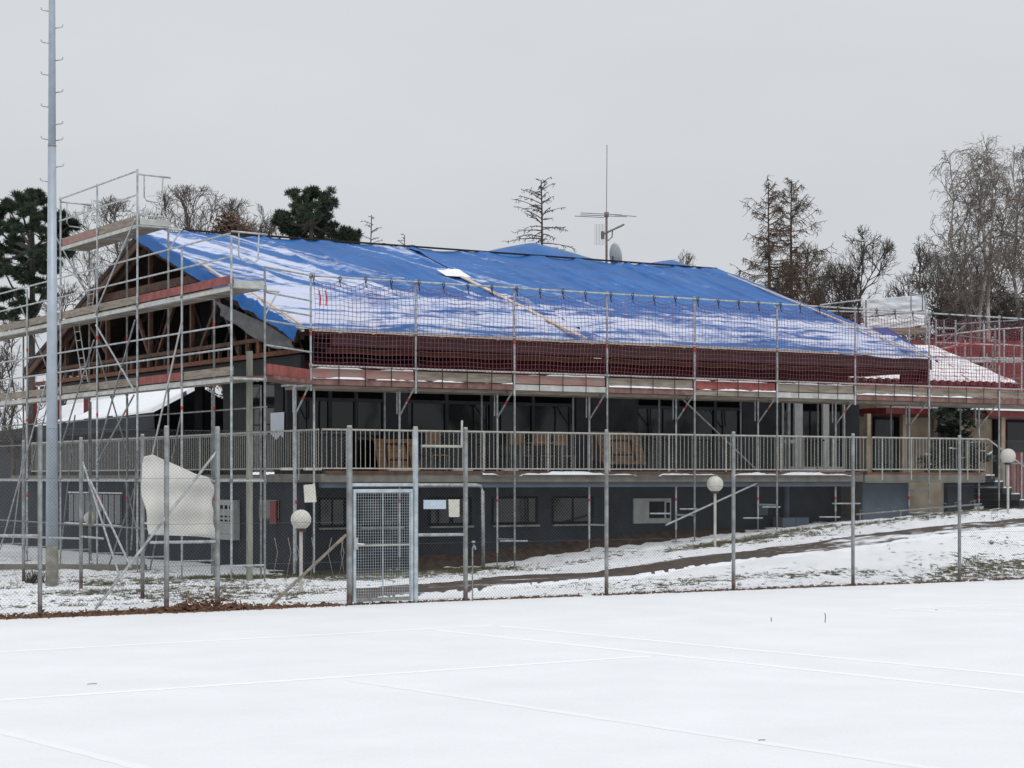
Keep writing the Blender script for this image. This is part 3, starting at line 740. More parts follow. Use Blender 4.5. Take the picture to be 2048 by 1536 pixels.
# loose grey felt at the gable corner
na, nb2 = 26, 22; V = []
f0 = [PA(430, 600, A0 + .25), PA(520, 640, A0 + .25), PA(592, 668, A0 + .25)]; f1 = [PA(452, 632, A0 + .25), PA(520, 684, A0 + .25), PA(590, 700, A0 + .25)]
for i in range(na):
    u_ = i / (na - 1)
    def q3(P): return (P[0].lerp(P[1], u_ * 2) if u_ < .5 else P[1].lerp(P[2], u_ * 2 - 1))
    p, q = q3(f0), q3(f1)
    for j in range(nb2):
        c = p.lerp(q, j / (nb2 - 1)); V.append((c.x - .05 + .10 * math.sin(u_ * 9 + j * .22) * j / nb2, c.y, c.z + (.05 * math.sin(u_ * 14) if j == nb2 - 1 else 0)))
o = grid_mesh('roofing_felt', np.array(V), na, nb2, M['felt']); setp(o, 'grey felt hanging loose under the blue eave at the gable corner', 'felt')

# ------------------------------------------------------------------ scaffolds
ZD = 4.22
fs = thing('scaffold', (28, 38, 0), 'long galvanised scaffold with netted guard rails in front of the terrace', 'scaffold', 'scaffolds round the buildings')
RA, RB_, RC = 37.8, 38.55, 39.25
AK = [18.46 + 2.57 * i for i in range(10)]
brd = ['pinkwood', 'wood', 'pinkwood', 'wood', 'redwood', 'wood', 'wood', 'wood', 'wood']
edg = ['rednd', 'rednd', 'alu', 'rednd', 'wood', 'alu', 'rednd', 'rednd', 'rednd']
def clip(c, par, r=.039, h=.10): tube('coupler', Vector(c) - Vector((0, 0, h / 2)), Vector(c) + Vector((0, 0, h / 2)), r, 'steel_dull', par, 8)
for i, a in enumerate(AK):
    s_ = tube('standard', (a, RA, 3.98), (a, RA, 6.5), .0245, 'steel', fs)
    for z in (6.44, 5.3, 4.52): clip((a, RA, z), s_)
    if i % 2 == 0 or i == 3: tube('paint_band', (a, RA, 5.16), (a, RA, 5.24), .026, 'redclip', s_)
    zb = float(gz(a, RB_)) + .02
    s2 = tube('standard', (a, RB_, zb + .3), (a, RB_, ZD), .0245, 'steel', fs)
    tube('jack', (a, RB_, zb), (a, RB_, zb + .34), .017, 'steel_dull', s2); box('base_plate', (a - .08, RB_ - .08, zb - .01), (a + .08, RB_ + .08, zb + .008), 'steel_dull', s2)
    tube('paint_band', (a, RB_, 1.55), (a, RB_, 1.63), .0265, 'redclip', s2)
    clip((a, RB_, 2.05), s2)
    if i not in (0,):
        tube('standard', (a, RC, FL), (a, RC, ZD), .0245, 'steel_dull', fs)
    zb = float(gz(a, RA)) + .02
    if i in (2, 3, 4, 5, 7, 8):
        s3 = tube('prop', (a + .03, RA + .04, zb + .3), (a + .03, RA + .04, 4.05), .024, 'steel_dull', fs)
        tube('jack', (a + .03, RA + .04, zb), (a + .03, RA + .04, zb + .32), .016, 'steel_dull', s3); box('base_plate', (a - .05, RA - .04, zb - .01), (a + .11, RA + .12, zb + .01), 'steel_dull', s3)
        tube('cross_tie', (a, RB_, zb + .62), (a + .03, RA + .04, zb + .62), .02, 'steel', fs)
    tube('bracket', (a, RB_, 4.1), (a, RA, 4.1), .024, 'steel', fs)
    br_ = tube('bracket_strut', (a, RB_, 3.5), (a, RA + .1, 4.08), .02, 'steel', fs)
    A4, L4 = dirmat((a, RB_, 3.5), (a, RA + .1, 4.08)); c4 = A4 @ Vector((0, 0, L4 * .55)); c5 = A4 @ Vector((0, 0, L4 * .68))
    tube('paint_band', c4, c5, .0225, 'redclip', br_)
    tube('transom', (a, RB_, 4.14), (a, RC, 4.14), .022, 'steel', fs)
    tube('bracket_post', (a, RB_ + .12, 3.55), (a, RB_ + .12, 4.1), .018, 'steel', fs)
for i in range(9):
    a, b = AK[i], AK[i + 1]
    tube('guard_rail', (a, RA - .04, 6.44), (b, RA - .04, 6.44), .021, 'steel', fs)
    tube('guard_rail', (a, RA - .04, 5.3), (b, RA - .04, 5.3), .021, 'steel', fs)
    tube('guard_rail', (a, RA - .04, 4.52), (b, RA - .04, 4.52), .021, 'alu', fs)
    box('toe_board', (a + .04, RA + .03, 4.27), (b - .04, RA + .06, 4.47), brd[i], fs)
    box('deck', (a + .02, RA + .02, 4.12), (b - .02, RC + .0, 4.25), edg[i], fs)
    box('deck_plank', (a + .03, RA + .3, 4.05), (b - .03, RC - .1, 4.115), 'wood', fs)
    for k_ in range(1, 4):
        x = a + (b - a) * k_ / 4; box('strap', (x - .012, RA - .066, 4.1), (x + .012, RA - .062, 4.53), 'darkcord', fs)
def snow_strip(a0, a1, b, z, par, seed, dep=.05, amp=.05):
    n_ = int((a1 - a0) / .05) + 2; V = []
    for i in range(n_):
        a = a0 + (a1 - a0) * i / (n_ - 1); q = float(np.clip((fbm(np.array([a * 2.1]), np.array([seed * 1.7]), 73, 4)[0] - .42) * 4.5, 0, 1))
        for y, zz in ((-dep, -.01), (-dep * .9, .5), (-dep * .2, 1), (dep * .7, .8), (dep, -.01)): V.append((a, b + y, z + (zz * amp if q > .02 else -.02) * max(q, .1)))
    o = grid_mesh('snow_strip', np.array(V), n_, 5, M['snow'], par); o['kind'] = 'stuff'
for i in (0, 1, 3, 4, 6, 7): snow_strip(AK[i] + .05, AK[i + 1] - .05, RA + .02, 4.25, fs, i, .03, .045)
for i in (0, 2, 4, 5): snow_strip(AK[i] + .05, AK[i + 1] - .05, RA + .045, 4.468, fs, i + 20, .016, .03)
# corner bay
CA, CB = 16.63, 36.16
for p, q in ((6.38, 6.44), (5.87, 5.9), (5.56, 5.58), (5.3, 5.32), (4.8, 4.8)):
    tube('guard_rail', (CA, CB, p), (AK[0], RA - .04, q), .02, 'steel', fs)
p0 = Vector((CA + .1, CB + .1, 0)); p1 = Vector((AK[0] - .1, RA - .1, 0))
beam('toe_board', p0 + Vector((0, 0, 4.32)), p1 + Vector((0, 0, 4.32)), .04, .22, 'redwood', fs)
beam('deck', p0 + Vector((0, .3, 4.16)), p1 + Vector((0, .3, 4.16)), .6, .08, 'rednd', fs)
for px in (588, 628): 
    p = PB(px, 900, RB_ - .3); tube('standard', (p.x, p.y, .05), (p.x, p.y, 4.1), .0245, 'steel', fs)
# long braces
tube('brace', PB(1365, 798, RB_ - .12), PB(1526, 952, RB_ - .12), .022, 'steel_dull', fs)
tube('brace', PB(1332, 1050, RA - .4), PB(1526, 961, RB_ - .1), .024, 'steel', fs)
for x0, x1, y in ((1000, 1055, 1082), (1300, 1340, 1027), (1360, 1395, 1018), (1525, 1560, 1014), (1487, 1525, 1036), (1639, 1680, 1034), (1665, 1720, 1007)):
    tube('ledger', PB(x0, y, RB_ - .06), PB(x1, y, RB_ - .06), .02, 'steel', fs)

# netting
def net(i, label):
    a0, a1 = AK[i] + .03, AK[i + 1] - .03; z0, z1 = 4.5, 6.36; m_ = MB(); nx = 25; nz = 18; r_ = random.Random(40 + i)
    ph = r_.uniform(0, 6); 
    def pt(u, v):
        hooks = 4; sag = .10 * math.sin(math.pi * ((u * hooks) % 1.0)) ** 1.0 * v ** 4
        bow = .05 * math.sin(math.pi * u) * math.sin(math.pi * v)
        return Vector((a0 + (a1 - a0) * u + .018 * math.sin(7 * v + ph), RA - .075 - .05 * math.sin(math.pi * v) * (1 + .4 * math.sin(5 * u + ph)), z0 + (z1 - z0) * v - sag - bow * .4 + .012 * math.sin(11 * u + 5 * v + ph)))
    for k in range(nx + 1): m_.tube([pt(k / nx, j / 10) for j in range(11)], .0054, 3)
    for k in range(nz + 1): m_.tube([pt(j / 24, k / nz) for j in range(25)], .0054 if k < nz else .007, 3)
    o = m_.build('safety_net', 'cord'); setp(o, label, 'safety net', 'nets on the scaffold')
    for k in range(4):
        u = (k + .02) / 4; p = pt(u, 1); kb = MB()
        kb.tube([p, p + Vector((.02, -.01, .07)), p + Vector((.0, -.01, .13)), p + Vector((-.03, 0, .09)), p + Vector((-.01, -.02, -.05)), p + Vector((.01, -.02, -.12))], .011, 5, True)
        kb.build('tie', 'darkcord', o)
lab = ['red brown safety net on the scaffold bay nearest the gable corner', 'red brown net over the second bay from the gable corner', 'red brown net over the bay where the two tarpaulins meet',
       'red brown net over the bay below the roof antenna', 'red brown net over the bay above the bright red toe board', 'red brown net over the bay above the white framed door',
       'red brown net over the bay at the right end of the blue tarpaulin', 'red brown net in front of the snowy hip roof', 'red brown net at the far right edge of the photo']
for i in range(9): net(i, lab[i])
# pink ribbons on the first net
rb_ = thing('ribbon', PB(640, 600, RA - .2), 'two faded pink ribbons hanging on the net near the gable corner', 'ribbon')
for px in (637, 649):
    p = PB(px, 580, RA - .16); q = PB(px + 2, 612, RA - .16)
    V = [(p.x, p.y, p.z), (p.x + .03, p.y, p.z), (q.x, q.y - .02, (p.z + q.z) / 2), (q.x + .03, q.y - .02, (p.z + q.z) / 2), (q.x, q.y, q.z), (q.x + .03, q.y, q.z)]
    prism('strip', [V[0], V[1], V[3], V[5], V[4], V[2]], (0, .004, 0), 'redclip', rb_)

# gable scaffold
gs = thing('scaffold', (16, 44, 0), 'tall galvanised scaffold climbing in front of the open gable', 'scaffold', 'scaffolds round the buildings')
GO, GI = 15.9, 16.63
BK_ = [36.16 + 2.57 * k for k in range(9)]
ztop = {0: 6.95, 1: 6.95, 2: 8.98, 3: 8.98, 4: 8.98, 5: 6.95, 6: 6.95, 7: 6.95, 8: 6.95}
ztopi = {0: 6.38, 1: 6.0, 2: 7.75, 3: 7.75, 4: 7.75, 5: 6.0, 6: 6.0, 7: 6.0, 8: 6.0}
for k, b in enumerate(BK_):
    for a, zt in ((GO, ztop[k]), (GI, ztopi[k])):
        s_ = tube('standard', (a, b, .25), (a, b, zt), .0245, 'steel' if a == GO else 'steel_dull', gs)
        tube('jack', (a, b, 0), (a, b, .3), .017, 'steel_dull', s_); box('base_plate', (a - .08, b - .08, -.01), (a + .08, b + .08, .01), 'steel_dull', s_)
        for z in (1.62, 3.55, 5.35):
            if z < zt - .3 and (k + int(z)) % 2 == 0: tube('paint_band', (a, b, z), (a, b, z + .08), .0265, 'redclip', s_)
        for z in (2.05, 4.1, 5.95):
            if z < zt - .1: clip((a, b, z), s_)
    for z in (2.05, 4.1, 5.93): 
        if not (z > 6 and k > 6): tube('transom', (GO, b, z), (GI, b, z), .024, 'steel', gs)
    if k in (2, 3, 4): tube('transom', (GO, b, 7.72), (GI + .02, b, 7.72), .024, 'steel', gs)
    tube('transom', (GO, b, .35), (GI, b, .35), .02, 'steel', gs)
tb4 = ['wood', 'redwood', 'wood', 'wood', 'wood', 'wood', 'wood', 'wood']; tb6 = ['redwood', 'redwood', 'wood', 'wood', 'wood', 'wood', 'wood', 'wood']
for k in range(8):
    b, c = BK_[k] + .03, BK_[k + 1] - .03
    for z, tb in ((4.15, tb4), (5.98, tb6)):
        box('toe_board', (GO + .028, b, z + .03), (GO + .06, c, z + .2), tb[k], gs)
        box('deck', (GO + .03, b, z - .06), (GO + .36, c, z + .0), 'alu' if k % 2 else 'wood', gs)
        box('deck', (GO + .38, b, z - .065), (GI - .01, c, z - .005), 'wood', gs)
        box('deck_rail', (GO + .0, b, z - .11), (GO + .028, c, z - .03), 'alu', gs)
        for zz in (.55, 1.02):
            if not (z < 5 and zz > 1.1): tube('guard_rail', (GO - .03, b - .03, z + zz), (GO - .03, c + .03, z + zz), .02, 'steel', gs)
    for z in (2.05,): tube('ledger', (GO - .03, b, z), (GO - .03, c, z), .02, 'steel', gs)
    tube('ledger', (GI + .03, b, 2.08), (GI + .03, c, 2.08), .02, 'cream', gs)
    if k in (2, 3):
        z = 7.78
        box('deck', (GO + .03, b, z - .05), (GO + .38, c, z), 'wood', gs); box('deck', (GO + .4, b, z - .05), (GI + .03, c, z), 'wood', gs)
        box('toe_board', (GO + .028, b, z + .005), (GO + .06, c, z + .19), 'wood' if k == 2 else 'pinkwood', gs)
        box('deck_rail', (GO, b, z - .1), (GO + .028, c, z - .02), 'alu', gs)
        for zz in (.62, 1.15): tube('guard_rail', (GO - .03, b - .03, z + zz), (GO - .03, c + .03, z + zz), .021, 'steel', gs)
    else:
        tube('guard_rail', (GO - .03, b, 6.93), (GO - .03, c, 6.93), .018, 'steel', gs) if False else None
def end_guard(b, z):
    bent('end_guard', [(GO, b, z + 1.12), (GO + .78, b, z + 1.1)], .02, 'steel', gs)
    bent('end_guard', [(GO + .16, b, z + 1.1), (GO + .16, b, z + .62), (GO + .22, b, z + .54), (GO + .5, b, z + .52), (GO + .58, b, z + .58), (GO + .6, b, z + 1.08)], .016, 'steel', gs)
    box('toe_board', (GO + .05, b - .02, z + .0), (GI + .02, b + .01, z + .14), 'alu', gs)
    bent('end_guard', [(GO, b, z + .22), (GO + .75, b, z + .2)], .016, 'steel', gs)
end_guard(BK_[2], 7.75); end_guard(BK_[4], 7.75); end_guard(BK_[0], 5.93)
for b in (BK_[0], BK_[2]):
    z = 5.9 if b == BK_[0] else 7.7
    tube('bracket', (GI, b, z), (GI + .33, b, z), .024, 'alu', gs)
    s_ = tube('bracket_strut', (GI, b, z - .5), (GI + .3, b, z), .018, 'steel', gs)
# lattice of braces, placed on the outer face
for p, q, m_ in (((191, 625), (270, 438), 'steel'), ((192, 650), (268, 780), 'steel'), ((364, 642), (304, 912), 'alu'), ((270, 640), (196, 900), 'steel_dull'),
                 ((188, 680), (120, 900), 'steel_dull'), ((95, 755), (0, 1100), 'steel'), ((40, 690), (-20, 930), 'steel'), ((268, 790), (195, 925), 'steel_dull'), ((275, 900), (262, 1100), 'steel_dull')):
    tube('brace', PA(*p, GO - .06), PA(*q, GO - .06), .021, m_, gs)
for p, q, m_ in (((364, 820), (300, 1140), 'steel_dull'), ((275, 960), (205, 1170), 'steel_dull'), ((195, 700), (262, 930), 'steel_dull'), ((120, 720), (60, 940), 'steel_dull'), ((150, 830), (120, 1120), 'steel_dull'),
                 ((60, 790), (25, 1090), 'steel'), ((330, 960), (275, 1150), 'steel_dull'), ((250, 960), (290, 1130), 'steel_dull'), ((110, 470), (180, 600), 'steel_dull'), ((40, 610), (105, 760), 'steel_dull')):
    tube('brace', PA(*p, GI + .05), PA(*q, GI + .05), .019, m_, gs)
for k in range(7):
    b = BK_[k] + 1.28
    if k != 2: tube('prop', (GI + .5, b, 0.0), (GI + .5, b, 4.05), .02, 'steel_dull', gs)
    tube('ledger', (GO - .02, BK_[k], 1.0), (GO - .02, BK_[k + 1], 1.0), .018, 'steel_dull', gs)
    for z in (3.0, 3.55): tube('guard_rail', (GI + .04, BK_[k], z), (GI + .04, BK_[k + 1], z), .016, 'steel_dull', gs)
def ladder(p_b, p_t, wpx, n):
    """rung ladder between two levels on the inner face"""
    pb_, pt_ = PA(*p_b, GI - .25), PA(*p_t, GI - .25); w_ = Vector((0, -.38, 0))
    l_ = thing('ladder', pb_, 'pale access ladder inside the gable scaffold, %s deck' % n[0], 'ladder', 'ladders in the gable scaffold')
    tube('stile', pb_, pt_, .016, 'alu', l_, 6); tube('stile', pb_ + w_, pt_ + w_, .016, 'alu', l_, 6)
    for i in range(n[1]):
        c = pb_.lerp(pt_, (i + .7) / (n[1] + .4)); tube('rung', c, c + w_, .012, 'alu', l_, 6)
ladder((174, 620), (185, 505), 30, ('above the middle', 6)); ladder((165, 765), (148, 652), 30, ('below the middle', 6))

# ------------------------------------------------------------------ tall mast
mp_ = PD(104, 1170, EYE * F / (1170 - HY)); mz = lambda py: EYE + (HY - py) / F * 38.5
ms = thing('light_mast', mp_, 'tall pale grey floodlight mast with climbing pegs at left', 'mast')
def cone(name, z0, z1, r0, r1, m, par, n=24):
    b = MB(); b.tube([mp_ + Vector((0, 0, z0)), mp_ + Vector((0, 0, z1))], [r0, r1], n, True); return b.build(name, m, par, True)
# smooth shading with cap faces would bend the normals, so caps stay hidden inside joints
cone('foot', -.2, mz(1092), .128, .125, 'lichen', ms)
cone('shaft', mz(1092), mz(290), .122, .080, 'mast', ms); cone('shaft', mz(290), mz(-420), .076, .045, 'mast', ms); cone('joint_ring', mz(293), mz(288), .083, .081, 'steel_dull', ms)
right = Vector((CU, -SU, 0))
for side, ys in ((-1, (22, 86, 150, 214, 279, 363, -42, -106)), (1, (56, 121, 185, 249, 281, 334, -8, -72))):
    for y in ys:
        z = mz(y); r_ = .06 if y < 290 else .075; o_ = mp_ + Vector((0, 0, z))
        bent('peg', [o_ + right * side * r_, o_ + right * side * (r_ + .125) + Vector((0, 0, .02)), o_ + right * side * (r_ + .15) + Vector((0, 0, .035)), o_ + right * side * (r_ + .155) + Vector((0, 0, .075))], .011, 'steel', ms, 6)

# ------------------------------------------------------------------ fence
def chain(name, p0, p1, z0, z1, par, step=.062, rad=.0014):
    p0 = Vector(p0); d = Vector(p1) - p0; L = d.length; d.normalize(); H = z1 - z0; m_ = MB(); sgn = 0
    for s_ in (1, -1):
        n = int((L + H) / step)
        for i in range(n + 1):
            x0 = -H + i * step if s_ > 0 else i * step
            t0, t1 = (max(0, -x0), min(H, L - x0)) if s_ > 0 else (max(0, x0 - L), min(H, x0))
            if t1 - t0 < .02: continue
            pa_ = p0 + d * (x0 + s_ * t0) + Vector((0, 0, z0 + t0)); pb_ = p0 + d * (x0 + s_ * t1) + Vector((0, 0, z0 + t1))
            off = Vector((d.y, -d.x, 0)) * .002 * s_
            m_.tube([pa_ + off, pb_ + off], rad, 3)
    return m_.build(name, 'fence', par)
def fpost(x, par, b=FB, top=2.95, r=.034, m='post', cap=True):
    s_ = tube('post', (x, b, -.15), (x, b, top), r, m, par, 12)
    if cap: tube('cap', (x, b, top), (x, b, top + .03), r * .85, 'cream', s_, 10)
    return s_
fxr = [PB(p, 1200, FB).x for p in (931, 1213, 1467, 1706, 1919)] + [31.6, 34.5]
fxl = [5.0, 7.4, PB(80, 1200, FB).x, PB(333, 1200, FB).x, PB(435, 1200, FB).x]
gx0, gx1 = PB(699, 1200, FB).x, PB(831, 1200, FB).x
fr_ = thing('chain_link_fence', (fxr[0], FB, 0), 'high chain link fence on steel posts right of the gate', 'fence', 'chain link fences round the court')
for i, x in enumerate(fxr): fpost(x, fr_, r=.036 if i else .04)
fpost(gx1 + .0, fr_, r=.045, m='gate')
prev = gx1
for x in fxr:
    chain('mesh_panel', (prev + .03, FB - .03, 0), (x - .03, FB - .03, 0), .02, 2.88 , fr_); prev = x
for z in (.05, 1.0, 1.95, 2.88): tube('tension_wire', (gx1, FB - .035, z), (fxr[-1], FB - .035, z), .0022, 'fence', fr_, 5)
tube('brace_rail', (gx1 + .05, FB, PB(880, 1069, FB).z), (fxr[0], FB, PB(930, 1069, FB).z), .026, 'steel', fr_)
bl = PB(843, 892, FB); br2 = PB(925, 893, FB)
tube('brace_rail', bl, br2, .022, 'cream', fr_); tube('post_extension', PB(923, 893, FB - .05), PB(924, 841, FB - .05), .018, 'steel', fr_)
fl_ = thing('chain_link_fence', (fxl[2], FB, 0), 'high chain link fence with slanting braces left of the gate', 'fence', 'chain link fences round the court')
for i, x in enumerate(fxl): fpost(x, fl_, r=.04 if i > 2 else .036, top=2.9)
fpost(gx0, fl_, r=.048, m='post')
prev = fxl[0]
for x in fxl[1:] + [gx0]:
    chain('mesh_panel', (prev + .03, FB - .03, 0), (x - .03, FB - .03, 0), .05, 2.86, fl_); prev = x
for z in (.08, .72, 1.38, 2.1, 2.86): tube('tension_wire', (fxl[0], FB - .035, z), (gx0, FB - .035, z), .0024, 'fence', fl_, 5)
tube('brace', PB(434, 902, FB), PB(191, 1218, FB), .022, 'steel', fl_)
tube('brace', PB(692, 1070, FB), PB(540, 1212, FB), .026, 'wood', fl_)
tube('brace_rail', PB(300, 1085, FB), PB(436, 1083, FB), .024, 'steel', fl_)
tube('brace_rail', PB(-40, 1071, FB), PB(80, 1071, FB), .02, 'steel', fl_)
# return fence going back beside the mast
ra = fxl[4] + .1
fb_ = thing('chain_link_fence', (ra, FB + 3, 0), 'chain link fence running back from the court corner beside the mast', 'fence', 'chain link fences round the court')
rbs = [PA(285, 1190, ra).y, PA(162, 1180, ra).y, 39.0, 42.3]
for b in rbs: fpost(ra, fb_, b, 2.85, .036)
prev = FB
for b in rbs: chain('mesh_panel', (ra, prev + .05, 0), (ra, b - .03, 0), .05, 2.8, fb_, .12, .0009); prev = b
tube('brace', PA(166, 925, ra), PA(240, 1155, ra), .02, 'steel', fb_); tube('brace', PA(180, 960, ra), PA(262, 1135, ra), .02, 'steel', fb_)
tube('brace_rail', PA(-20, 1072, ra), PA(162, 1077, ra), .02, 'steel', fb_); tube('brace_rail', PA(162, 1073, ra), PA(206, 1077, ra), .02, 'steel', fb_)

# gate
gt = thing('metal_gate', (gx0, FB, 0), 'closed pale steel gate with square wire mesh and lever handle', 'gate')
ga0, ga1 = gx0 + .06, gx1 - .06; zg0, zg1 = .05, PB(765, 978, FB).z
for lo, hi in (((ga0, zg0), (ga0 + .05, zg1)), ((ga1 - .05, zg0), (ga1, zg1))): box('stile', (lo[0], FB - .03, lo[1]), (hi[0], FB + .03, hi[1]), 'gate', gt)
for z in (zg0, zg1 - .06): box('rail', (ga0 + .05, FB - .028, z), (ga1 - .05, FB + .028, z + .06), 'gate' if z > 1 else 'steel_dull', gt)
box('rail', (ga0 + .05, FB - .015, PB(765, 1090, FB).z - .012), (ga1 - .05, FB + .015, PB(765, 1090, FB).z + .012), 'cream', gt)
tube('bar', ((ga0 + ga1) / 2, FB, zg0), ((ga0 + ga1) / 2, FB, zg1), .012, 'steel', gt)
box('lintel', (gx0, FB - .02, zg1 + .05), (gx1, FB + .02, zg1 + .1), 'gate', gt)
m_ = MB(); x = ga0 + .05
while x < ga1 - .05: m_.tube([Vector((x, FB - .02, zg0)), Vector((x, FB - .02, zg1))], .0026, 4); x += .046
z = zg0
while z < zg1: m_.tube([Vector((ga0 + .04, FB - .024, z)), Vector((ga1 - .04, FB - .024, z))], .0026, 4); z += .046
m_.build('wire_mesh', 'gate', gt)
hz = PB(715, 1087, FB).z
lk = box('lock_case', (ga0 + .0, FB - .06, hz - .1), (ga0 + .07, FB - .032, hz + .1), 'steel', gt); tube('lever', (ga0 + .04, FB - .085, hz), (ga0 + .17, FB - .085, hz - .01), .011, 'white', lk)

# sign boards
def sign(name, quad, b, m, label, th_=.02):
    o = prism(name, [PB(x, y, b) for x, y in quad], (0, th_, 0), m); return setp(o, label, 'sign', 'boards on the fence')
sign('sign_board', [(608, 970), (630, 968), (633, 1004), (610, 1005)], FB + .12, 'board', 'blank cream board hanging slightly tilted left of the gate')
sign('sign_board', [(848, 1000), (892, 1000), (892, 1018), (848, 1018)], FB + .05, 'bluesign', 'pale blue oblong board behind the mesh right of the gate')
sign('sign_board', [(898, 999), (919, 999), (919, 1034), (899, 1034)], FB + .05, 'board', 'upright cream board behind the mesh right of the gate')
# white sheet behind the fence
sp = [(288, 913), (309, 909), (345, 926), (390, 948), (420, 955), (427, 966), (430, 985), (426, 1012), (428, 1076), (362, 1073), (296, 1070), (292, 1020), (283, 970)]
na, nb2 = 40, 40; V = []
def span(y):
    xs = []
    for (x0, y0), (x1, y1) in zip(sp, sp[1:] + sp[:1]):
        if (y0 - y) * (y1 - y) <= 0 and y0 != y1: xs.append(x0 + (x1 - x0) * (y - y0) / (y1 - y0))
    return min(xs), max(xs)
for i in range(na):
    u_ = i / (na - 1); xt = 288 + (428 - 288) * u_
    ytop = np.interp(xt, [288, 309, 345, 390, 420, 428], [913, 909, 926, 948, 955, 968]); ybot = np.interp(xt, [288, 296, 428], [1069, 1070, 1076])
    for j in range(nb2):
        y = ytop + (ybot - ytop) * j / (nb2 - 1); l_, r_ = span(min(max(y, 910), 1074)); x = max(min(xt, r_), l_) if 0 < u_ < 1 else (l_ if u_ == 0 else r_)
        x = l_ + (r_ - l_) * u_ if y > 960 else x
        p = PB(x, y, FB + .35); V.append((p.x, p.y + .05 * math.sin(u_ * 7 + j * .1) + .03 * math.sin(j * .4 + u_ * 3), p.z))
o = grid_mesh('plastic_sheet', np.array(V), na, nb2, M['sheet']); setp(o, 'large off white sheet hung behind the left fence', 'sheet')
o.modifiers.new('thickness', 'SOLIDIFY').thickness = .006

# globe lamps
def globe(px, py, rpx, pbase, label):
    D = .19 * F / rpx; c = PD(px, py, D); g = float(gz(c.x, c.y))
    t = thing('globe_lamp', (c.x, c.y, g), label, 'lamp', 'globe lamps along the path')
    m_ = MB(); n = 28; k = 16; V = []
    for i in range(k + 1):
        th_ = math.pi * i / k
        for j in range(n): V.append((c.x + .19 * math.sin(th_) * math.cos(2 * math.pi * j / n), c.y + .19 * math.sin(th_) * math.sin(2 * math.pi * j / n), c.z + .185 * math.cos(th_)))
    f = [(i * n + j, i * n + (j + 1) % n, (i + 1) * n + (j + 1) % n, (i + 1) * n + j) for i in range(k) for j in range(n)]
    mesh('globe', V, f, M['globe'], t, True)
    tube('pole', (c.x, c.y, g - .05), (c.x, c.y, c.z - .2), .032, 'lamp_post', t, 12); tube('collar', (c.x, c.y, c.z - .22), (c.x, c.y, c.z - .165), .09, 'fascia', t, 14)
globe(602, 1039, 20.5, 1180, 'globe lamp on a thin post left of the gate')
globe(1430, 968, 16.6, 1090, 'globe lamp on a thin post in front of the wall by the footpath')
globe(2016, 912, 15.2, 1018, 'globe lamp at the right edge beside the stairs')
globe(181, 1036, 13.5, 1140, 'dim globe lamp behind the mast near the barred window')

# standing pieces by the recess
pc = PD(499, 1168, 40.2); o = box('timber_post', (pc.x - .05, pc.y - .05, 0), (pc.x + .05, pc.y + .05, 4.72), 'polewood'); setp(o, 'square greenish timber post rising beside the scaffold corner', 'post')
cb0, cb1 = PA(478, 1000, lw0 - .03), PA(442, 1078, lw0 - .03)
cbt = thing('cabinet', (lw0 - .03, cb0.y, .3), 'grey white wall cabinet with dark slots in the recess behind the post', 'cabinet')
box('case', (lw0 - .18, cb0.y, cb1.z), (lw0 - .01, cb1.y, cb0.z), 'cabinet', cbt)
for i in range(4):
    for j, z in enumerate((cb0.z - .22, cb0.z - .42, cb0.z - .52)):
        b = cb0.y + (cb1.y - cb0.y) * (i + .3) / 4; box('slot', (lw0 - .19, b, z), (lw0 - .181, b + .14, z + (.09 if j == 0 else .04)), 'black', cbt)
s0, s1 = PA(554, 1002, lw0 - .03), PA(542, 1048, lw0 - .03)
o = box('wall_sign', (lw0 - .06, s0.y, s1.z), (lw0 - .01, s1.y, s0.z), 'redsign'); setp(o, 'narrow red panel on the dark wall left of the globe lamp', 'sign')
# tap standpipe by the fence
tp = PB(945, 1200, FB - .15); tt = thing('standpipe', (tp.x, tp.y, 0), 'thin water standpipe with a small tap in front of the fence', 'tap')
tube('pipe', (tp.x, tp.y, -.05), (tp.x, tp.y, .92), .013, 'steel_dull', tt); bent('tap', [(tp.x, tp.y, .9), (tp.x + .03, tp.y, .98), (tp.x + .05, tp.y, .93), (tp.x + .055, tp.y, .88)], .016, 'steel', tt); tube('tap_wheel', (tp.x + .02, tp.y, 1.0), (tp.x + .02, tp.y, 1.03), .03, 'steel', tt)
# bench box by the wall, bike rail
b0, b1 = PB(1558, 1040, LB - .4), PB(1610, 1056, LB - .4); bz = float(gz(b0.x, LB - .4))
o = thing('planter', (b0.x, LB - .4, bz), 'low grey blue trough standing against the wall at the end of the long pole', 'planter')
mm = (b0.x + b1.x) / 2
for x0, x1 in ((b0.x, mm - .01), (mm + .01, b1.x)): box('trough', (x0, LB - .55, bz - .1), (x1, LB - .15, bz + .26), 'bluegrey', o)
br_ = thing('bike_rack', (36.5, 37.6, 1.2), 'low tubular bike rack under the pale terrace slab', 'bike rack')
q0, q1 = PB(1712, 1029, 37.7), PB(1963, 1008, 37.7)
tube('rail', q0, q1, .022, 'steel_dull', br_)
for i in range(4):
    c = q0.lerp(q1, (i + .1) / 3.2); tube('leg', (c.x, c.y, float(gz(c.x, c.y)) - .02), c, .02, 'steel_dull', br_)
for i in range(8):
    c = q0.lerp(q1, (i + .5) / 8); bent('hoop', [c + Vector((-.12, 0, -.02)), c + Vector((-.12, .02, .09)), c + Vector((.12, .02, .10)), c + Vector((.12, 0, -.01))], .011, 'steel_dull', br_, 6)

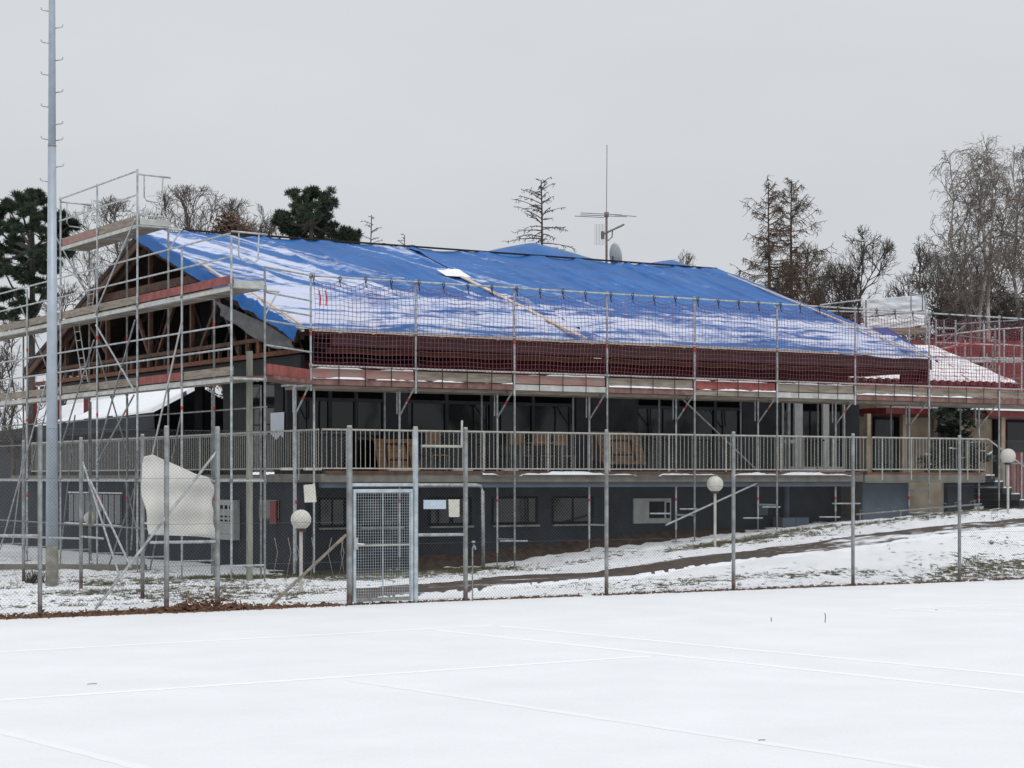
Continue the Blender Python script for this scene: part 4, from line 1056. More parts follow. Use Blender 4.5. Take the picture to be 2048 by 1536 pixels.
# terrace furniture
def leaning_table(px0, px1, y0, y1, b, label, lean=.25):
    p, q = PB(px0, y0, b), PB(px1, y1, b); z0, z1 = max(FL + .02, q.z), p.z
    t = thing('table', ((p.x + q.x) / 2, b, FL), label, 'table', 'wooden tables stored on the terrace')
    def P(u, v): return Vector((p.x + (q.x - p.x) * u, b + lean * (v - .5), z0 + (z1 - z0) * v))
    nrm = Vector((0, -(z1 - z0), lean)).normalized()
    nS_ = 5
    for i in range(nS_):
        v0, v1 = i / nS_ + .006, (i + 1) / nS_ - .006
        prism('top_board', [P(0, v0), P(1, v0), P(1, v1), P(0, v1)], -nrm * .03, 'table', t)
    for u0, u1, v0, v1 in ((.22, .27, .12, .8), (.73, .78, .12, .8), (.22, .78, .8, .86), (.22, .78, .3, .35)):
        prism('under_frame', [P(u0, v0) + nrm * .002, P(u1, v0) + nrm * .002, P(u1, v1) + nrm * .002, P(u0, v1) + nrm * .002], nrm * .03, 'timber_lit', t)
    for u in (.1, .9): tube('leg', P(u, .06) + nrm * .02, P(u, .06) + nrm * .02 + Vector((0, .1, 0)) - Vector((0, 0, P(u, .06).z - FL)), .02, 'chairleg', t)
leaning_table(753, 836, 877, 941, 40.1, 'wooden table leaning on its side behind the left gate post')
leaning_table(1195, 1278, 866, 925, 40.55, 'wooden table tilted at the back of the leaning stack', .2)
leaning_table(1183, 1270, 862, 922, 40.75, 'wooden table leaning against the dark pier, hindmost of the stack', .1)
leaning_table(1200, 1286, 871, 929, 40.25, 'wooden table tilted at the front of the leaning stack', .3)
def chair(px, b, label, flip=1, mk='table'):
    c = PB(px, 900, b); x, y = c.x, b
    t = thing('chair', (x, y, FL), label, 'chair', 'chairs stored on the terrace')
    box('seat', (x - .22, y - .21, FL + .44), (x + .22, y + .21, FL + .47), mk, t)
    box('backrest', (x - .2, y + .17 * flip - .012, FL + .72), (x + .2, y + .17 * flip + .012, FL + 1.02), mk, t)
    for sx in (-1, 1):
        for sy in (-1, 1): tube('leg', (x + .19 * sx, y + .19 * sy, FL), (x + .19 * sx, y + .17 * sy, FL + (1.02 if sy == flip else .44)), .014, 'chairleg', t)
chair(1040, 40.4, 'wooden backed chair at the left of the terrace chair group'); chair(1086, 40.5, 'wooden backed chair in the middle of the terrace chair group'); chair(1128, 40.3, 'wooden backed chair next to the dark pier in the chair group'); chair(872, 40.4, 'single wooden backed chair behind the railing right of the gate')
tc_ = PB(1083, 880, 39.6)
tb = thing('table', (tc_.x, 39.6, FL), 'upright wooden table standing in front of the terrace chairs', 'table', 'wooden tables stored on the terrace')
for i in range(4): box('top_board', (tc_.x - .48, 39.3 + i * .152, FL + .74), (tc_.x + .48, 39.445 + i * .152, FL + .77), 'table', tb)
for sx in (-1, 1):
    for sy in (0, 1): tube('leg', (tc_.x + .42 * sx, 39.36 + .5 * sy, FL), (tc_.x + .42 * sx, 39.36 + .5 * sy, FL + .74), .02, 'chairleg', tb)
for px0, px1, lbl in ((562, 588, 'short pale plank lying at the terrace corner'), (608, 640, 'pale plank on the terrace edge above the cream board'), (905, 942, 'pale offcut on the terrace edge right of the gate'), (1003, 1033, 'pale offcut on the terrace edge below the chairs'), (775, 835, 'pale plank under the leaning table')):
    p, q = PB(px0, 945, TB + .25), PB(px1, 945, TB + .25); o = box('plank', (p.x, TB + .16, 2.28), (q.x, TB + .28, 2.335), 'board'); setp(o, lbl, 'plank', 'planks on the terrace')
sq = [PA(541, 826, TA0 + .35), PA(568, 824, TA0 + .35), PA(567, 876, TA0 + .35), PA(560, 870, TA0 + .35), PA(553, 880, TA0 + .35), PA(541, 868, TA0 + .35)]
o = prism('hanging_sheet', sq, (.01, 0, 0), 'icy'); setp(o, 'ragged pale plastic sheet hanging at the glazed terrace corner', 'sheet')

k0, k1 = PG(-60, 1139), PG(292, 1141)
o = beam('kerb', k0 + Vector((0, 0, .05)), k1 + Vector((0, 0, .05)), .14, .16, 'concrete'); setp(o, 'low concrete kerb behind the mast at left', None, None, 'structure')
m_ = MB(); tc0 = PG(70, 1168); R = random.Random(12)
for i in range(140):
    a_ = R.uniform(0, 6.28); l_ = R.uniform(.1, .32); c = tc0 + Vector((R.gauss(0, .12), R.gauss(0, .1), 0)); m_.tube([c, c + Vector((math.cos(a_) * l_ * .4, math.sin(a_) * l_ * .4, l_))], [.006, .003], 3)
o = m_.build('dry_plant', 'soil'); setp(o, 'dark dry tuft left of the mast foot', 'plant')
# ------------------------------------------------------------------ left annex with snowy roof
an = thing('annex', (20, 52, 0), 'low dark annex with a snow covered roof behind the gable scaffold', 'building')
dA = Vector((.124, .992, 0)).normalized(); nA = Vector((dA.y, -dA.x, 0)); aO = Vector((22.7, 57.5, 0)); Ln = 45
e0, e1 = aO, aO + dA * Ln
zf = 4.17
prism('fascia', [e0 + Vector((0, 0, zf - .5)), e1 + Vector((0, 0, zf - .5)), e1 + Vector((0, 0, zf)), e0 + Vector((0, 0, zf))], nA * .1, 'navy', an)
prism('wall', [e0 + nA * .5 + Vector((0, 0, -.1)), e1 + nA * .5 + Vector((0, 0, -.1)), e1 + nA * .5 + Vector((0, 0, zf - .1)), e0 + nA * .5 + Vector((0, 0, zf - .1))], nA * .2, 'slate', an)
na, nb2 = 60, 24; V = []
for i in range(na):
    for j in range(nb2):
        c = e0 + dA * (Ln * i / (na - 1)) + nA * (1.5 * j / (nb2 - 1) - .05); V.append((c.x, c.y, zf + .03 + .82 * j / (nb2 - 1) + .05 * min(1, j) + .04 * float(fbm(np.array([c.x]), np.array([c.y]), 91, 3)[0])))
grid_mesh('snow_roof', np.array(V), na, nb2, M['snow'], an)
prism('end_wall', [e0 + Vector((0, 0, -.1)), e0 + nA * 3.0 + Vector((0, 0, -.1)), e0 + nA * 3.0 + Vector((0, 0, zf)), e0 + nA * 1.5 + Vector((0, 0, zf + .8)), e0 + Vector((0, 0, zf))], dA * .1, 'slate', an)
for k, px in enumerate((172, 118, 70)):
    p = PA(px, 800, 24.6); tube('vent_pipe', (p.x, p.y, 4.2), (p.x, p.y, 5.7), .09, 'tile', an)

# ------------------------------------------------------------------ right hand buildings
rh = thing('side_house', (43, 45, 1), 'beige house with snowy hipped roof and red tile edge right of the clubhouse', 'building')
EB, EZ = 44.0, 5.03
RC_ = Vector((46.25, EB, EZ)); RT = PB(1868, 697, 46.6)
pr = [Vector((36.5, EB, EZ)), RC_, RT, Vector((36.5, 46.6, RT.z))]
na, nb2 = 120, 26; V = []
for i in range(na):
    for j in range(nb2):
        v_ = j / (nb2 - 1); l_ = pr[0].lerp(pr[3], v_); r_ = pr[1].lerp(pr[2], v_); c = l_.lerp(r_, i / (na - 1))
        V.append((c.x, c.y, c.z + .07 + .02 * math.sin(c.x / .32 * 2 * math.pi) * (1 - v_ * .8) + .04 * float(fbm(np.array([c.x * 1.2]), np.array([c.y * 1.2]), 95, 3)[0])))
grid_mesh('snow_roof', np.array(V), na, nb2, M['roofsnow'], rh)
prism('roof', [RC_, Vector((46.25, 56, EZ)), Vector((44.6, 54, RT.z)), RT], (-.02, 0, -.1), 'tile', rh)
x = 36.6; i = 0
while x < 46.2:
    bt = MB(); bt.tube([Vector((x, EB - .06, EZ - .0)), Vector((x, EB + .3, EZ + .02))], .06, 9, True); bt.build('tile', 'tile', rh, True); x += .32
box('fascia', (36.5, EB + .0, EZ - .36), (46.25, EB + .08, EZ - .09), 'tile', rh); box('gutter', (36.5, EB - .1, EZ - .2), (46.3, EB - .005, EZ - .12), 'redwood', rh)
box('wall', (37.0, EB + .6, .6), (46.0, EB + .8, EZ - .1), 'beige', rh)
porch = box('porch_roof', (39.0, 42.2, 3.98), (50.5, EB + .59, 4.15), 'tile', rh); box('snow_layer', (40.8, 42.15, 4.15), (50.5, EB + .58, 4.3), 'snow', porch)
def rect(p0, p1, b, m, name, dep=.06, par=rh):
    p, q = PB(p0[0], p0[1], b), PB(p1[0], p1[1], b); return box(name, (p.x, b - dep, q.z), (q.x, b, p.z), m, par)
rect((1745, 832), (1785, 955), EB + .59, 'glass', 'window'); rect((1787, 830), (1802, 955), EB + .58, 'black', 'doorway'); rect((1866, 838), (1915, 955), EB + .58, 'glass', 'window')
rect((1926, 820), (1954, 955), EB + .57, 'beige', 'wall_panel'); rect((1985, 835), (1995, 955), EB + .57, 'black', 'doorway'); rect((2012, 838), (2050, 905), EB + .57, 'glass', 'window')
for px in (1735, 1806, 1868, 1920, 2003):
    p = PB(px, 900, 42.6); box('porch_post', (p.x - .07, 42.53, 1.2), (p.x + .07, 42.67, 3.975), 'beige', rh)
# fence panel beyond the stairs
o = thing('picket_fence', (43, 42.3, 1.3), 'dark metal picket fence beyond the stairs with snow behind it', 'fence')
for i in range(16): 
    p = PB(2000 + i * 6, 930, 41.9); tube('picket', (p.x, 41.9, 1.3), (p.x, 41.9, 2.6), .014, 'steel_dull', o, 6)
tube('rail', (PB(1995, 930, 41.9).x, 41.9, 2.55), (PB(2100, 930, 41.9).x, 41.9, 2.55), .018, 'steel_dull', o)
# bush with snow on the terrace
def clump(m_, c, R, n, r_, size, flat=1.0):
    for _ in range(n):
        while True:
            d = Vector((r_.uniform(-1, 1), r_.uniform(-1, 1), r_.uniform(-1, 1)))
            if d.length <= 1: break
        p = c + Vector((d.x * R[0], d.y * R[1], d.z * R[2])); x = Vector((r_.gauss(0, 1), r_.gauss(0, 1), r_.gauss(0, 1) * flat)).normalized(); y = x.orthogonal().normalized()
        s_ = size * r_.uniform(.6, 1.4); m_.v += [p - y * s_ * .22, p + y * s_ * .22, p + x * s_]; k = len(m_.v); m_.f.append((k - 3, k - 2, k - 1))
bc = PB(1915, 850, 41.6); bt_ = thing('evergreen_bush', (bc.x, 41.6, 2.2), 'dark evergreen bush flecked with snow behind the right railing', 'bush')
m_ = MB(); m2 = MB(); r_ = random.Random(3)
for i in range(60):
    t = r_.random(); c = Vector((bc.x + r_.gauss(0, .45) * (1.1 - t * .7), 41.6 + r_.gauss(0, .3), 2.3 + t * 2.3)); clump(m_, c, (.25, .25, .16), 90, r_, .16)
    if r_.random() < .5: clump(m2, c + Vector((0, -.12, .13)), (.12, .1, .03), 14, r_, .10, .2)
m_.build('foliage', 'bush', bt_); m2.build('snow', 'snow', bt_); tube('stem', (bc.x, 41.6, 1.2), (bc.x, 41.6, 4.4), .05, 'dark_bark', bt_)
# red house behind
rd = thing('red_house', (56, 56, 2), 'red clad house with a dark window behind the right scaffold', 'building')
p, q = PD(1855, 640, 74), PD(2200, 640, 80)
wd = (q - p); wd.z = 0; wd.normalize(); nn = Vector((-wd.y, wd.x, 0))
P_ = lambda u, z: Vector((p.x, p.y, 0)) + wd * u + Vector((0, 0, z))
prism('wall', [P_(-2.8, 0), P_(14, 0), P_(14, 7.3), P_(5, 7.5), P_(-2.8, 7.2)], nn * 6, 'redwall', rd)
for i in range(10):
    prism('cladding_board', [P_(-2.8, 4.6 + i * .24) - nn * .03, P_(14, 4.6 + i * .24) - nn * .03, P_(14, 4.82 + i * .24) - nn * .03, P_(-2.8, 4.82 + i * .24) - nn * .03], nn * .028, 'redwall', rd)
wq = prism('window', [P_(2.9, 6.1) - nn * .08, P_(3.6, 6.1) - nn * .08, P_(3.6, 6.95) - nn * .08, P_(2.9, 6.95) - nn * .08], nn * .04, 'glass', rd)
prism('frame', [P_(3.22, 6.1) - nn * .1, P_(3.27, 6.1) - nn * .1, P_(3.27, 6.95) - nn * .1, P_(3.22, 6.95) - nn * .1], nn * .018, 'steel', wq)
# rear scaffold at the right
rs = thing('scaffold', (46, 48, 0), 'smaller scaffold in front of the red house at right', 'scaffold', 'scaffolds round the buildings')
RD = 66
for px, yt in ((1851, 592), (1872, 640), (1911, 640), (1930, 680), (1968, 640), (2008, 660), (2043, 655)):
    p = PD(px, yt, RD); tube('standard', (p.x, p.y, 1), p, .03, 'steel', rs)
for px, yt, yb in ((1732, 600, 720), (1760, 690, 760), (1790, 690, 765), (1812, 690, 770), (1888, 640, 770), (1942, 660, 770), (1990, 650, 770), (2028, 690, 800), (2000, 770, 860), (1985, 690, 830)):
    tube('standard', PD(px, yb, RD - 2), PD(px, yt, RD - 2), .027, 'steel_dull', rs)
for x0, y0, x1, y1 in ((1720, 748, 2046, 768), (1740, 735, 1860, 741), (1872, 735, 2000, 739), (1872, 760, 2040, 757), (1890, 668, 1990, 680), (1912, 648, 2040, 640)):
    tube('guard_rail', PD(x0, y0, RD - 2), PD(x1, y1, RD - 2), .021, 'steel_dull', rs)
for x0, y0, x1, y1 in ((1785, 770, 1815, 735), (1790, 735, 1815, 768), (1965, 760, 2000, 695), (1880, 690, 1930, 650)): tube('brace', PD(x0, y0, RD - 2), PD(x1, y1, RD - 2), .02, 'steel_dull', rs)
for x0, y0, x1, y1 in ((1872, 672, 2000, 657), (1872, 685, 2000, 690), (1860, 715, 2040, 716), (1872, 700, 1915, 690), (2000, 658, 2046, 655), (1998, 688, 2046, 692), (1640, 610, 1724, 600), (1655, 622, 1850, 628), (1872, 656, 1912, 657)):
    tube('guard_rail', PD(x0, y0, RD), PD(x1, y1, RD), .024, 'steel', rs)
beam('deck', PD(1866, 722, RD), PD(2040, 721, RD), .6, .12, 'alu', rs)
beam('deck', PD(1740, 664, RD), PD(1852, 662, RD), .6, .2, 'wood', rs)
tube('brace', PD(1872, 702, RD - .2), PD(1960, 684, RD - .2), .022, 'redclip', rs); tube('brace', PD(1800, 664, RD), PD(1818, 690, RD), .02, 'alu', rs)
for px in (1818, 1853): tube('standard', PD(px, 760, RD - 1), PD(px, 655, RD - 1), .028, 'steel', rs)
m_ = MB(); P4 = [PD(1862, 668, 58.5), PD(2044, 655, 59.5), PD(2044, 772, 59.5), PD(1862, 768, 58.5)]
for i in range(26): m_.tube([P4[0].lerp(P4[1], i / 25).lerp(P4[3].lerp(P4[2], i / 25), j / 6) + Vector((0, .05 * math.sin(i + j), 0)) for j in range(7)], .0052, 3)
for j in range(17): m_.tube([P4[0].lerp(P4[3], j / 16).lerp(P4[1].lerp(P4[2], j / 16), i / 10) + Vector((0, 0, -.05 * math.sin(math.pi * i / 10))) for i in range(11)], .0052, 3)
o = m_.build('safety_net', 'redcord'); setp(o, 'bright red net hung on the far scaffold in front of the red house', 'safety net', 'nets on the scaffold')
# pale sheet panel over the rear roof
def sheetq(quad, d, m, label, name):
    P4 = [PD(x, y, d) for x, y in quad]; na, nb2 = 40, 20; V = []
    for i in range(na):
        for j in range(nb2):
            u_, v_ = i / (na - 1), j / (nb2 - 1); c = P4[0].lerp(P4[1], u_).lerp(P4[3].lerp(P4[2], u_), v_)
            k_ = .12 * (float(fbm(np.array([u_ * 6]), np.array([v_ * 4]), 97, 3)[0]) - .5); V.append((c.x + SU * k_, c.y + CU * k_, c.z))
    o = grid_mesh(name, np.array(V), na, nb2, M[m]); setp(o, label, 'sheet'); o.modifiers.new('thickness', 'SOLIDIFY').thickness = .01
sheetq([(1724, 599), (1848, 590), (1850, 624), (1727, 636)], 67, 'icy', 'pale frosted sheet stretched above the right end of the roof', 'plastic_sheet')
sheetq([(1727, 637), (1850, 625), (1851, 650), (1728, 668)], 66.6, 'snow', 'white snowy sheet just below the frosted sheet at right', 'plastic_sheet')
gfr = MB()
for a_, b_ in (((1819, 590), (1848, 589)), ((1822, 590), (1822, 622)), ((1845, 590), (1845, 620)), ((1740, 633), (1848, 621))): gfr.tube([PD(*a_, 66.2), PD(*b_, 66.2)], .025, 6)
gfr.build('end_guard', 'steel_dull', rs)
o = prism('tarpaulin', [PD(1745, 655, 64), PD(1775, 655, 64), PD(1860, 712, 62), PD(1856, 722, 62), PD(1800, 690, 63)], Vector((.02, .04, 0)), 'tarp_dark'); setp(o, 'dark blue tarpaulin strip hanging behind the right roof edge', 'tarpaulin', 'blue tarpaulins on the roof')

# ------------------------------------------------------------------ antenna and dish
ap = PB(1213, 528, 49.2); at_ = thing('antenna', (ap.x, ap.y, ap.z), 'roof antenna mast with long whip and crossed aerials behind the ridge', 'antenna')
def A_(px, py, off=0): 
    v = PB(px, py, 49.2); v.y += off; return v
tube('mast', (ap.x, ap.y, ZR - .6), A_(1213, 428), .035, 'antenna', at_); tube('whip', A_(1213, 430), A_(1214, 290), .011, 'antenna', at_, 6)
tube('hub', A_(1213, 434), A_(1213, 424), .07, 'antenna', at_)
for x0, y0, x1, y1, o_ in ((1150, 432, 1208, 435, 0), (1180, 422, 1262, 426, .5), (1168, 428, 1261, 432, .2), (1218, 432, 1261, 435, -.3)):
    tube('element', A_(x0, y0, o_), A_(x1, y1, o_), .012, 'antenna', at_, 6)
tube('boom', A_(1203, 470), A_(1248, 449), .028, 'antenna', at_)
for i in range(9):
    c = A_(1203, 470).lerp(A_(1248, 449), (i + 1) / 10); tube('element', c - Vector((.10, .14, .06)), c + Vector((.10, .14, .06)), .01, 'antenna', at_, 5)
for i in range(7): tube('reflector', A_(1190 + i * 3, 448), A_(1190 + i * 3, 490), .005, 'antenna', at_, 5)
bent('bracket', [A_(1225, 462), A_(1224, 474), A_(1216, 481)], .02, 'antenna', at_)
box('junction_box', A_(1204, 474) - Vector((.02, .03, .06)), A_(1207, 464) + Vector((.02, .03, .02)), 'antenna', at_)
dc = PB(1226, 512, 49.0); dd = thing('satellite_dish', dc, 'pale satellite dish seen edge on beside the antenna mast', 'satellite dish')
ax = (Vector((.98, -.12, .12))).normalized(); ux = ax.orthogonal().normalized(); uy = ax.cross(ux); V = []; nr, nn_ = 8, 26
for i in range(nr + 1):
    r_ = .40 * i / nr
    for j in range(nn_):
        t = 2 * math.pi * j / nn_; V.append(dc + ux * r_ * math.cos(t) + uy * r_ * math.sin(t) + ax * (r_ * r_ * .55))
f = [(i * nn_ + j, i * nn_ + (j + 1) % nn_, (i + 1) * nn_ + (j + 1) % nn_, (i + 1) * nn_ + j) for i in range(nr) for j in range(nn_)]
o = mesh('reflector', V, f, M['dish'], dd, True); o.modifiers.new('t', 'SOLIDIFY').thickness = .012
tube('arm', dc, dc + ax * .35 - Vector((0, 0, .2)), .012, 'antenna', dd); tube('stand', dc - ax * .02, (dc.x, dc.y + .1, dc.z - .6), .025, 'antenna', dd)

# ------------------------------------------------------------------ trees
def finish(mb, base, H, Wd, squash=True):
    V = np.array([tuple(v) for v in mb.v]); 
    return V
def place_tree(name, parts, base, H, Wd, label, cat='tree', group='trees behind the buildings'):
    allv = np.concatenate([np.array([tuple(v) for v in mb.v]) for mb, _, _ in parts if mb.v])
    zs = H / allv[:, 2].max(); ws = Wd / max(1e-3, np.percentile(np.abs(allv[:, :2]), 99) * 2)
    t = thing(name, base, label, cat, group)
    for mb, m, nm in parts:
        if not mb.v: continue
        v = np.array([tuple(x) for x in mb.v]) * np.array([ws, ws, zs]) + np.array(base)
        mesh(nm, v.tolist(), mb.f, M[m], t, False)
    return t
def bare_tree(px, ytop, wpx, D, label, seed, m='bark', ybot=None, name='bare_tree', stems=1, mt=None, droop=0.0, n=(13, 8, 5, 3), tw=1.0, dx=0):
    """limbs reach for points spread over an egg-shaped crown, then fork into boughs, twigs and twig tips"""
    R = random.Random(seed); base = PD(px, 957, D); base.z = float(gz(base.x, base.y))
    top = PD(px, ytop, D).z; bot = PD(px, ybot, D).z if ybot else base.z + (top - base.z) * .3; rx = wpx / F * D / 2; rz = (top - bot) / 2; cc = Vector((0, 0, (top + bot) / 2 - base.z))
    mt_ = MB(); mc = MB(); H = top - base.z
    def rnd():
        while True:
            v = Vector((R.uniform(-1, 1), R.uniform(-1, 1), R.uniform(-1, 1)))
            if .05 < v.length < 1: return v.normalized()
    def inside(p): 
        q = p - cc; return math.sqrt((q.x / rx) ** 2 + (q.y / rx) ** 2 + (q.z / rz) ** 2)
    def curve(a, b, lift, k, wob):
        L = (b - a).length; pts = []
        for i in range(k + 1):
            t = i / k; pts.append(a.lerp(b, t) + Vector((0, 0, lift * L * 4 * t * (1 - t))) + (Vector((R.gauss(0, wob), R.gauss(0, wob), R.gauss(0, wob))) * L if 0 < i < k else Vector()))
        return pts
    limbs = []
    for st_ in range(stems):
        off = Vector((R.uniform(-.3, .3) * rx, R.uniform(-.3, .3) * rx, 0)) if stems > 1 else Vector()
        tip = cc + off * 1.6 + Vector((0, 0, rz * R.uniform(.8, .97)))
        tr = curve(off * .15 + Vector((0, 0, -.3)), tip, 0, 9, .012); r0 = .011 * H + .03
        mt_.tube(tr, [max(.016, r0 * (1 - .93 * i / 9) ** 1.1) for i in range(10)], 7); limbs.append((tr, r0 * .3, 1))
        for k in range(n[0]):
            f = (k + R.random()) / n[0]; d = rnd(); T = cc + Vector((d.x * rx, d.y * rx, (f * 2 - 1) * rz * .92)); hor = math.sqrt(max(.08, 1 - (f * 2 - 1) ** 2)) * R.uniform(.55, 1.0)
            h2 = math.hypot(d.x, d.y) or 1; T = Vector((cc.x + d.x / h2 * rx * hor, cc.y + d.y / h2 * rx * hor, T.z))
            zs = T.z - (math.hypot(T.x, T.y) * R.uniform(.7, 1.5) + .12 * H * R.random()); zs = max(zs, .12 * H); i0_ = min(8.0, max(.5, zs / tip.z * 9)); ii = int(i0_); S = tr[ii].lerp(tr[ii + 1], i0_ - ii)
            lb = curve(S, T, -.05 + .07 * R.random(), 5, .035); r1 = max(.03, r0 * .45 * (1 - .8 * S.z / tip.z)) 
            mc.tube(lb, [max(.014, r1 * (1 - .85 * i / 5)) for i in range(6)], 4); limbs.append((lb, r1, 0))
    def fork(par, cnt, L0, rad, lvl, out):
        for _ in range(cnt):
            s_ = R.uniform(.25, 1.0) * (len(par) - 1.001); i = int(s_); S = par[i].lerp(par[i + 1], s_ - i); ax = (par[i + 1] - par[i]).normalized()
            d = (ax * R.uniform(.5, 1.1) + rnd() * R.uniform(.5, .95) + Vector((0, 0, (.25 - droop * lvl * .55)))).normalized(); L = L0 * R.uniform(.5, 1.15); E = S + d * L
            q = inside(E)
            if q > 1.02: E = S + d * L * max(.25, 1 - (q - 1.0) * 2.2)
            c = curve(S, E, (.10 * droop if lvl > 1 else 0) + .03, 3 if lvl < 3 else 2, .07); k = len(c)
            mc.tube(c, [max(.0075 * tw, rad * (1 - .7 * j / (k - 1))) for j in range(k)], 3); out.append(c)
    for lb, r1, istr in limbs:
        l2 = []; fork(lb if not istr else lb[4:], n[1], min(2.6, .42 * rx + .5), .024 * tw, 1, l2)
        for c2 in l2:
            l3 = []; fork(c2, n[2], min(1.3, .22 * rx + .35), .013 * tw, 2, l3)
            for c3 in l3: fork(c3, n[3], min(.7, .12 * rx + .2), .0095 * tw, 3, [])
    t = thing(name, base, label, 'tree', 'trees behind the buildings')
    mesh('trunk', [v + base for v in mt_.v], mt_.f, M[mt or m], t); mesh('crown', [v + base for v in mc.v], mc.f, M[m], t)
def larch(px, ytop, wpx, D, label, seed, nb=34, first=.12, sparse=False, name='larch_tree'):
    base = PD(px, 957, D); base.z = float(gz(base.x, base.y)); H = PD(px, ytop, D).z - base.z; R = random.Random(seed); Wd = wpx / F * D
    mt_ = MB(); mc = MB(); n = 10
    pts = [Vector((.04 * H / 15 * math.sin(i * 1.3 + seed), .05 * math.cos(i + seed), H * i / n)) for i in range(n + 1)]
    mt_.tube(pts, [max(.02, .014 * H * (1 - i / n) + .012) for i in range(n + 1)], 7)
    for k in range(nb):
        t = first + (1 - first) * ((k + R.random()) / nb) ** .9; z = H * t; L = (Wd / 2) * ((1 - t) ** .75 + .07) * R.uniform(.55, 1.12) * (1.0 / (1 - first) ** .3)
        az = R.uniform(0, 6.283); d = Vector((math.cos(az), math.sin(az), 0)); sg = 5; rise = (R.uniform(-.05, .25) if sparse else R.uniform(-.25, .1)) if t < .86 else R.uniform(.2, .7)
        bp = [Vector((0, 0, z)) + d * L * s_ / sg + Vector((0, 0, L * (rise * s_ / sg + (-.16 if sparse else .28) * (s_ / sg) ** 2.5))) for s_ in range(sg + 1)]
        mc.tube(bp, [max(.012, .035 * (1 - s_ / sg) * (.4 + L / 3)) for s_ in range(sg + 1)], 4)
        for j in range(int(L * (9 if not sparse else 8)) + 3):
            s_ = R.uniform(.15, 1); i0 = min(sg - 1, int(s_ * sg)); c = bp[i0].lerp(bp[i0 + 1], s_ * sg - i0)
            sd = Vector((-d.y, d.x, 0)) * R.choice((-1, 1)); l2 = R.uniform(.2, .75) * (.4 if sparse else 1) * min(1, L * .5 + .15)
            e_ = c + (d * R.uniform(.2, 1) + sd * R.uniform(.2, 1) + Vector((0, 0, R.uniform(-.9, .25)))).normalized() * l2
            mid = c.lerp(e_, .5) + Vector((R.gauss(0, .05), R.gauss(0, .05), R.gauss(0, .04))); mc.tube([c, mid, e_], [.012, .010, .008], 3)
            if not sparse:
                for q_ in range(3):
                    f_ = c.lerp(e_, R.random()); mc.tube([f_, f_ + Vector((R.gauss(0, .12), R.gauss(0, .12), R.uniform(-.25, .08)))], [.009, .007], 3)
    t_ = thing(name, base, label, 'tree', 'trees behind the buildings')
    for mb_, m, nm in ((mt_, 'dark_bark' if sparse else 'larch', 'trunk'), (mc, 'dark_bark' if sparse else 'larch', 'crown')): mesh(nm, [v + base for v in mb_.v], mb_.f, M[m], t_)
def spray(m_, c, Rr, n, r_, size):
    for _ in range(n):
        d = Vector((r_.gauss(0, 1), r_.gauss(0, 1), r_.gauss(0, 1))).normalized(); k_ = r_.random() ** .6
        p = c + Vector((d.x * Rr[0], d.y * Rr[1], d.z * Rr[2])) * k_; x = (d + Vector((0, 0, .55)) + Vector((r_.gauss(0, .5), r_.gauss(0, .5), r_.gauss(0, .35)))).normalized(); y = x.orthogonal().normalized(); y.rotate(Matrix.Rotation(r_.uniform(0, 6.28), 3, x))
        s_ = size * r_.uniform(.5, 1.5); m_.v += [p - y * s_ * .12, p + y * s_ * .12, p + x * s_]; k = len(m_.v); m_.f.append((k - 3, k - 2, k - 1))
def pine(px, D, pads, trunk, label, seed, dens=190):
    base = PD(px, 957, D); base.z = float(gz(base.x, base.y)); R = random.Random(seed); mt_ = MB(); ml = MB(); mn = MB()
    tp_ = [PD(x, y, D) for x, y in trunk]; tp_ = [Vector((base.x, base.y, base.z))] + tp_
    mt_.tube(tp_, [.17 - .12 * i / (len(tp_) - 1) for i in range(len(tp_))], 8)
    for x, y, rx, ry in pads:
        dp = R.uniform(-1, 1) * 1.7; c = PD(x, y, D + dp); W_, H_ = rx / F * D, ry / F * D
        near = min(tp_, key=lambda q: abs(q.z - (c.z - .8))); ml.tube([near, near.lerp(c, .5) + Vector((0, 0, -.15)), c], [.08, .05, .03], 5)
        for k in range(11):
            cc = c + Vector((R.uniform(-1, 1) * W_ * CU, R.uniform(-.9, .9) * W_, R.uniform(-1.1, 1.0) * H_))
            ml.tube([c, cc], [.03, .014], 3)
            spray(mn, cc, (W_ * .30, W_ * .30, H_ * .40), dens, R, .155)
    t = thing('pine_tree', base, label, 'tree', 'trees behind the buildings')
    for mb_, m, nm in ((mt_, 'dark_bark', 'trunk'), (ml, 'dark_bark', 'limbs'), (mn, 'needle', 'foliage')): mesh(nm, mb_.v, mb_.f, M[m], t)
pine(622, 84, [(600, 395, 30, 15), (640, 400, 30, 18), (625, 385, 18, 10), (655, 420, 15, 18), (590, 418, 18, 14), (620, 425, 30, 14), (570, 438, 22, 12), (600, 450, 24, 12), (640, 445, 30, 16), (558, 436, 12, 8), (655, 455, 20, 16), (590, 470, 24, 10), (640, 475, 30, 12), (680, 468, 22, 10), (700, 474, 16, 12), (695, 490, 18, 8), (575, 462, 16, 9), (620, 490, 34, 10), (660, 492, 26, 10)],
     [(624, 560), (622, 450), (622, 390)], 'broad dark green pine rising behind the middle of the roof', 11)
lp = []
R9 = random.Random(19)
for x, y, rx, ry in [(40, 405, 34, 14), (75, 395, 20, 12), (20, 420, 26, 14), (60, 430, 36, 14), (110, 440, 22, 12), (15, 455, 28, 14), (60, 465, 38, 14), (120, 470, 26, 12), (20, 495, 34, 12), (75, 500, 34, 12), (130, 500, 22, 9), (45, 530, 40, 10), (100, 535, 24, 9), (10, 545, 26, 10), (60, 560, 30, 9), (20, 590, 30, 9), (90, 590, 20, 8), (55, 615, 34, 9), (10, 630, 26, 8), (75, 650, 30, 8), (-20, 450, 30, 20), (-20, 520, 30, 16), (140, 450, 14, 8)]: lp.append((x, y, rx, ry))
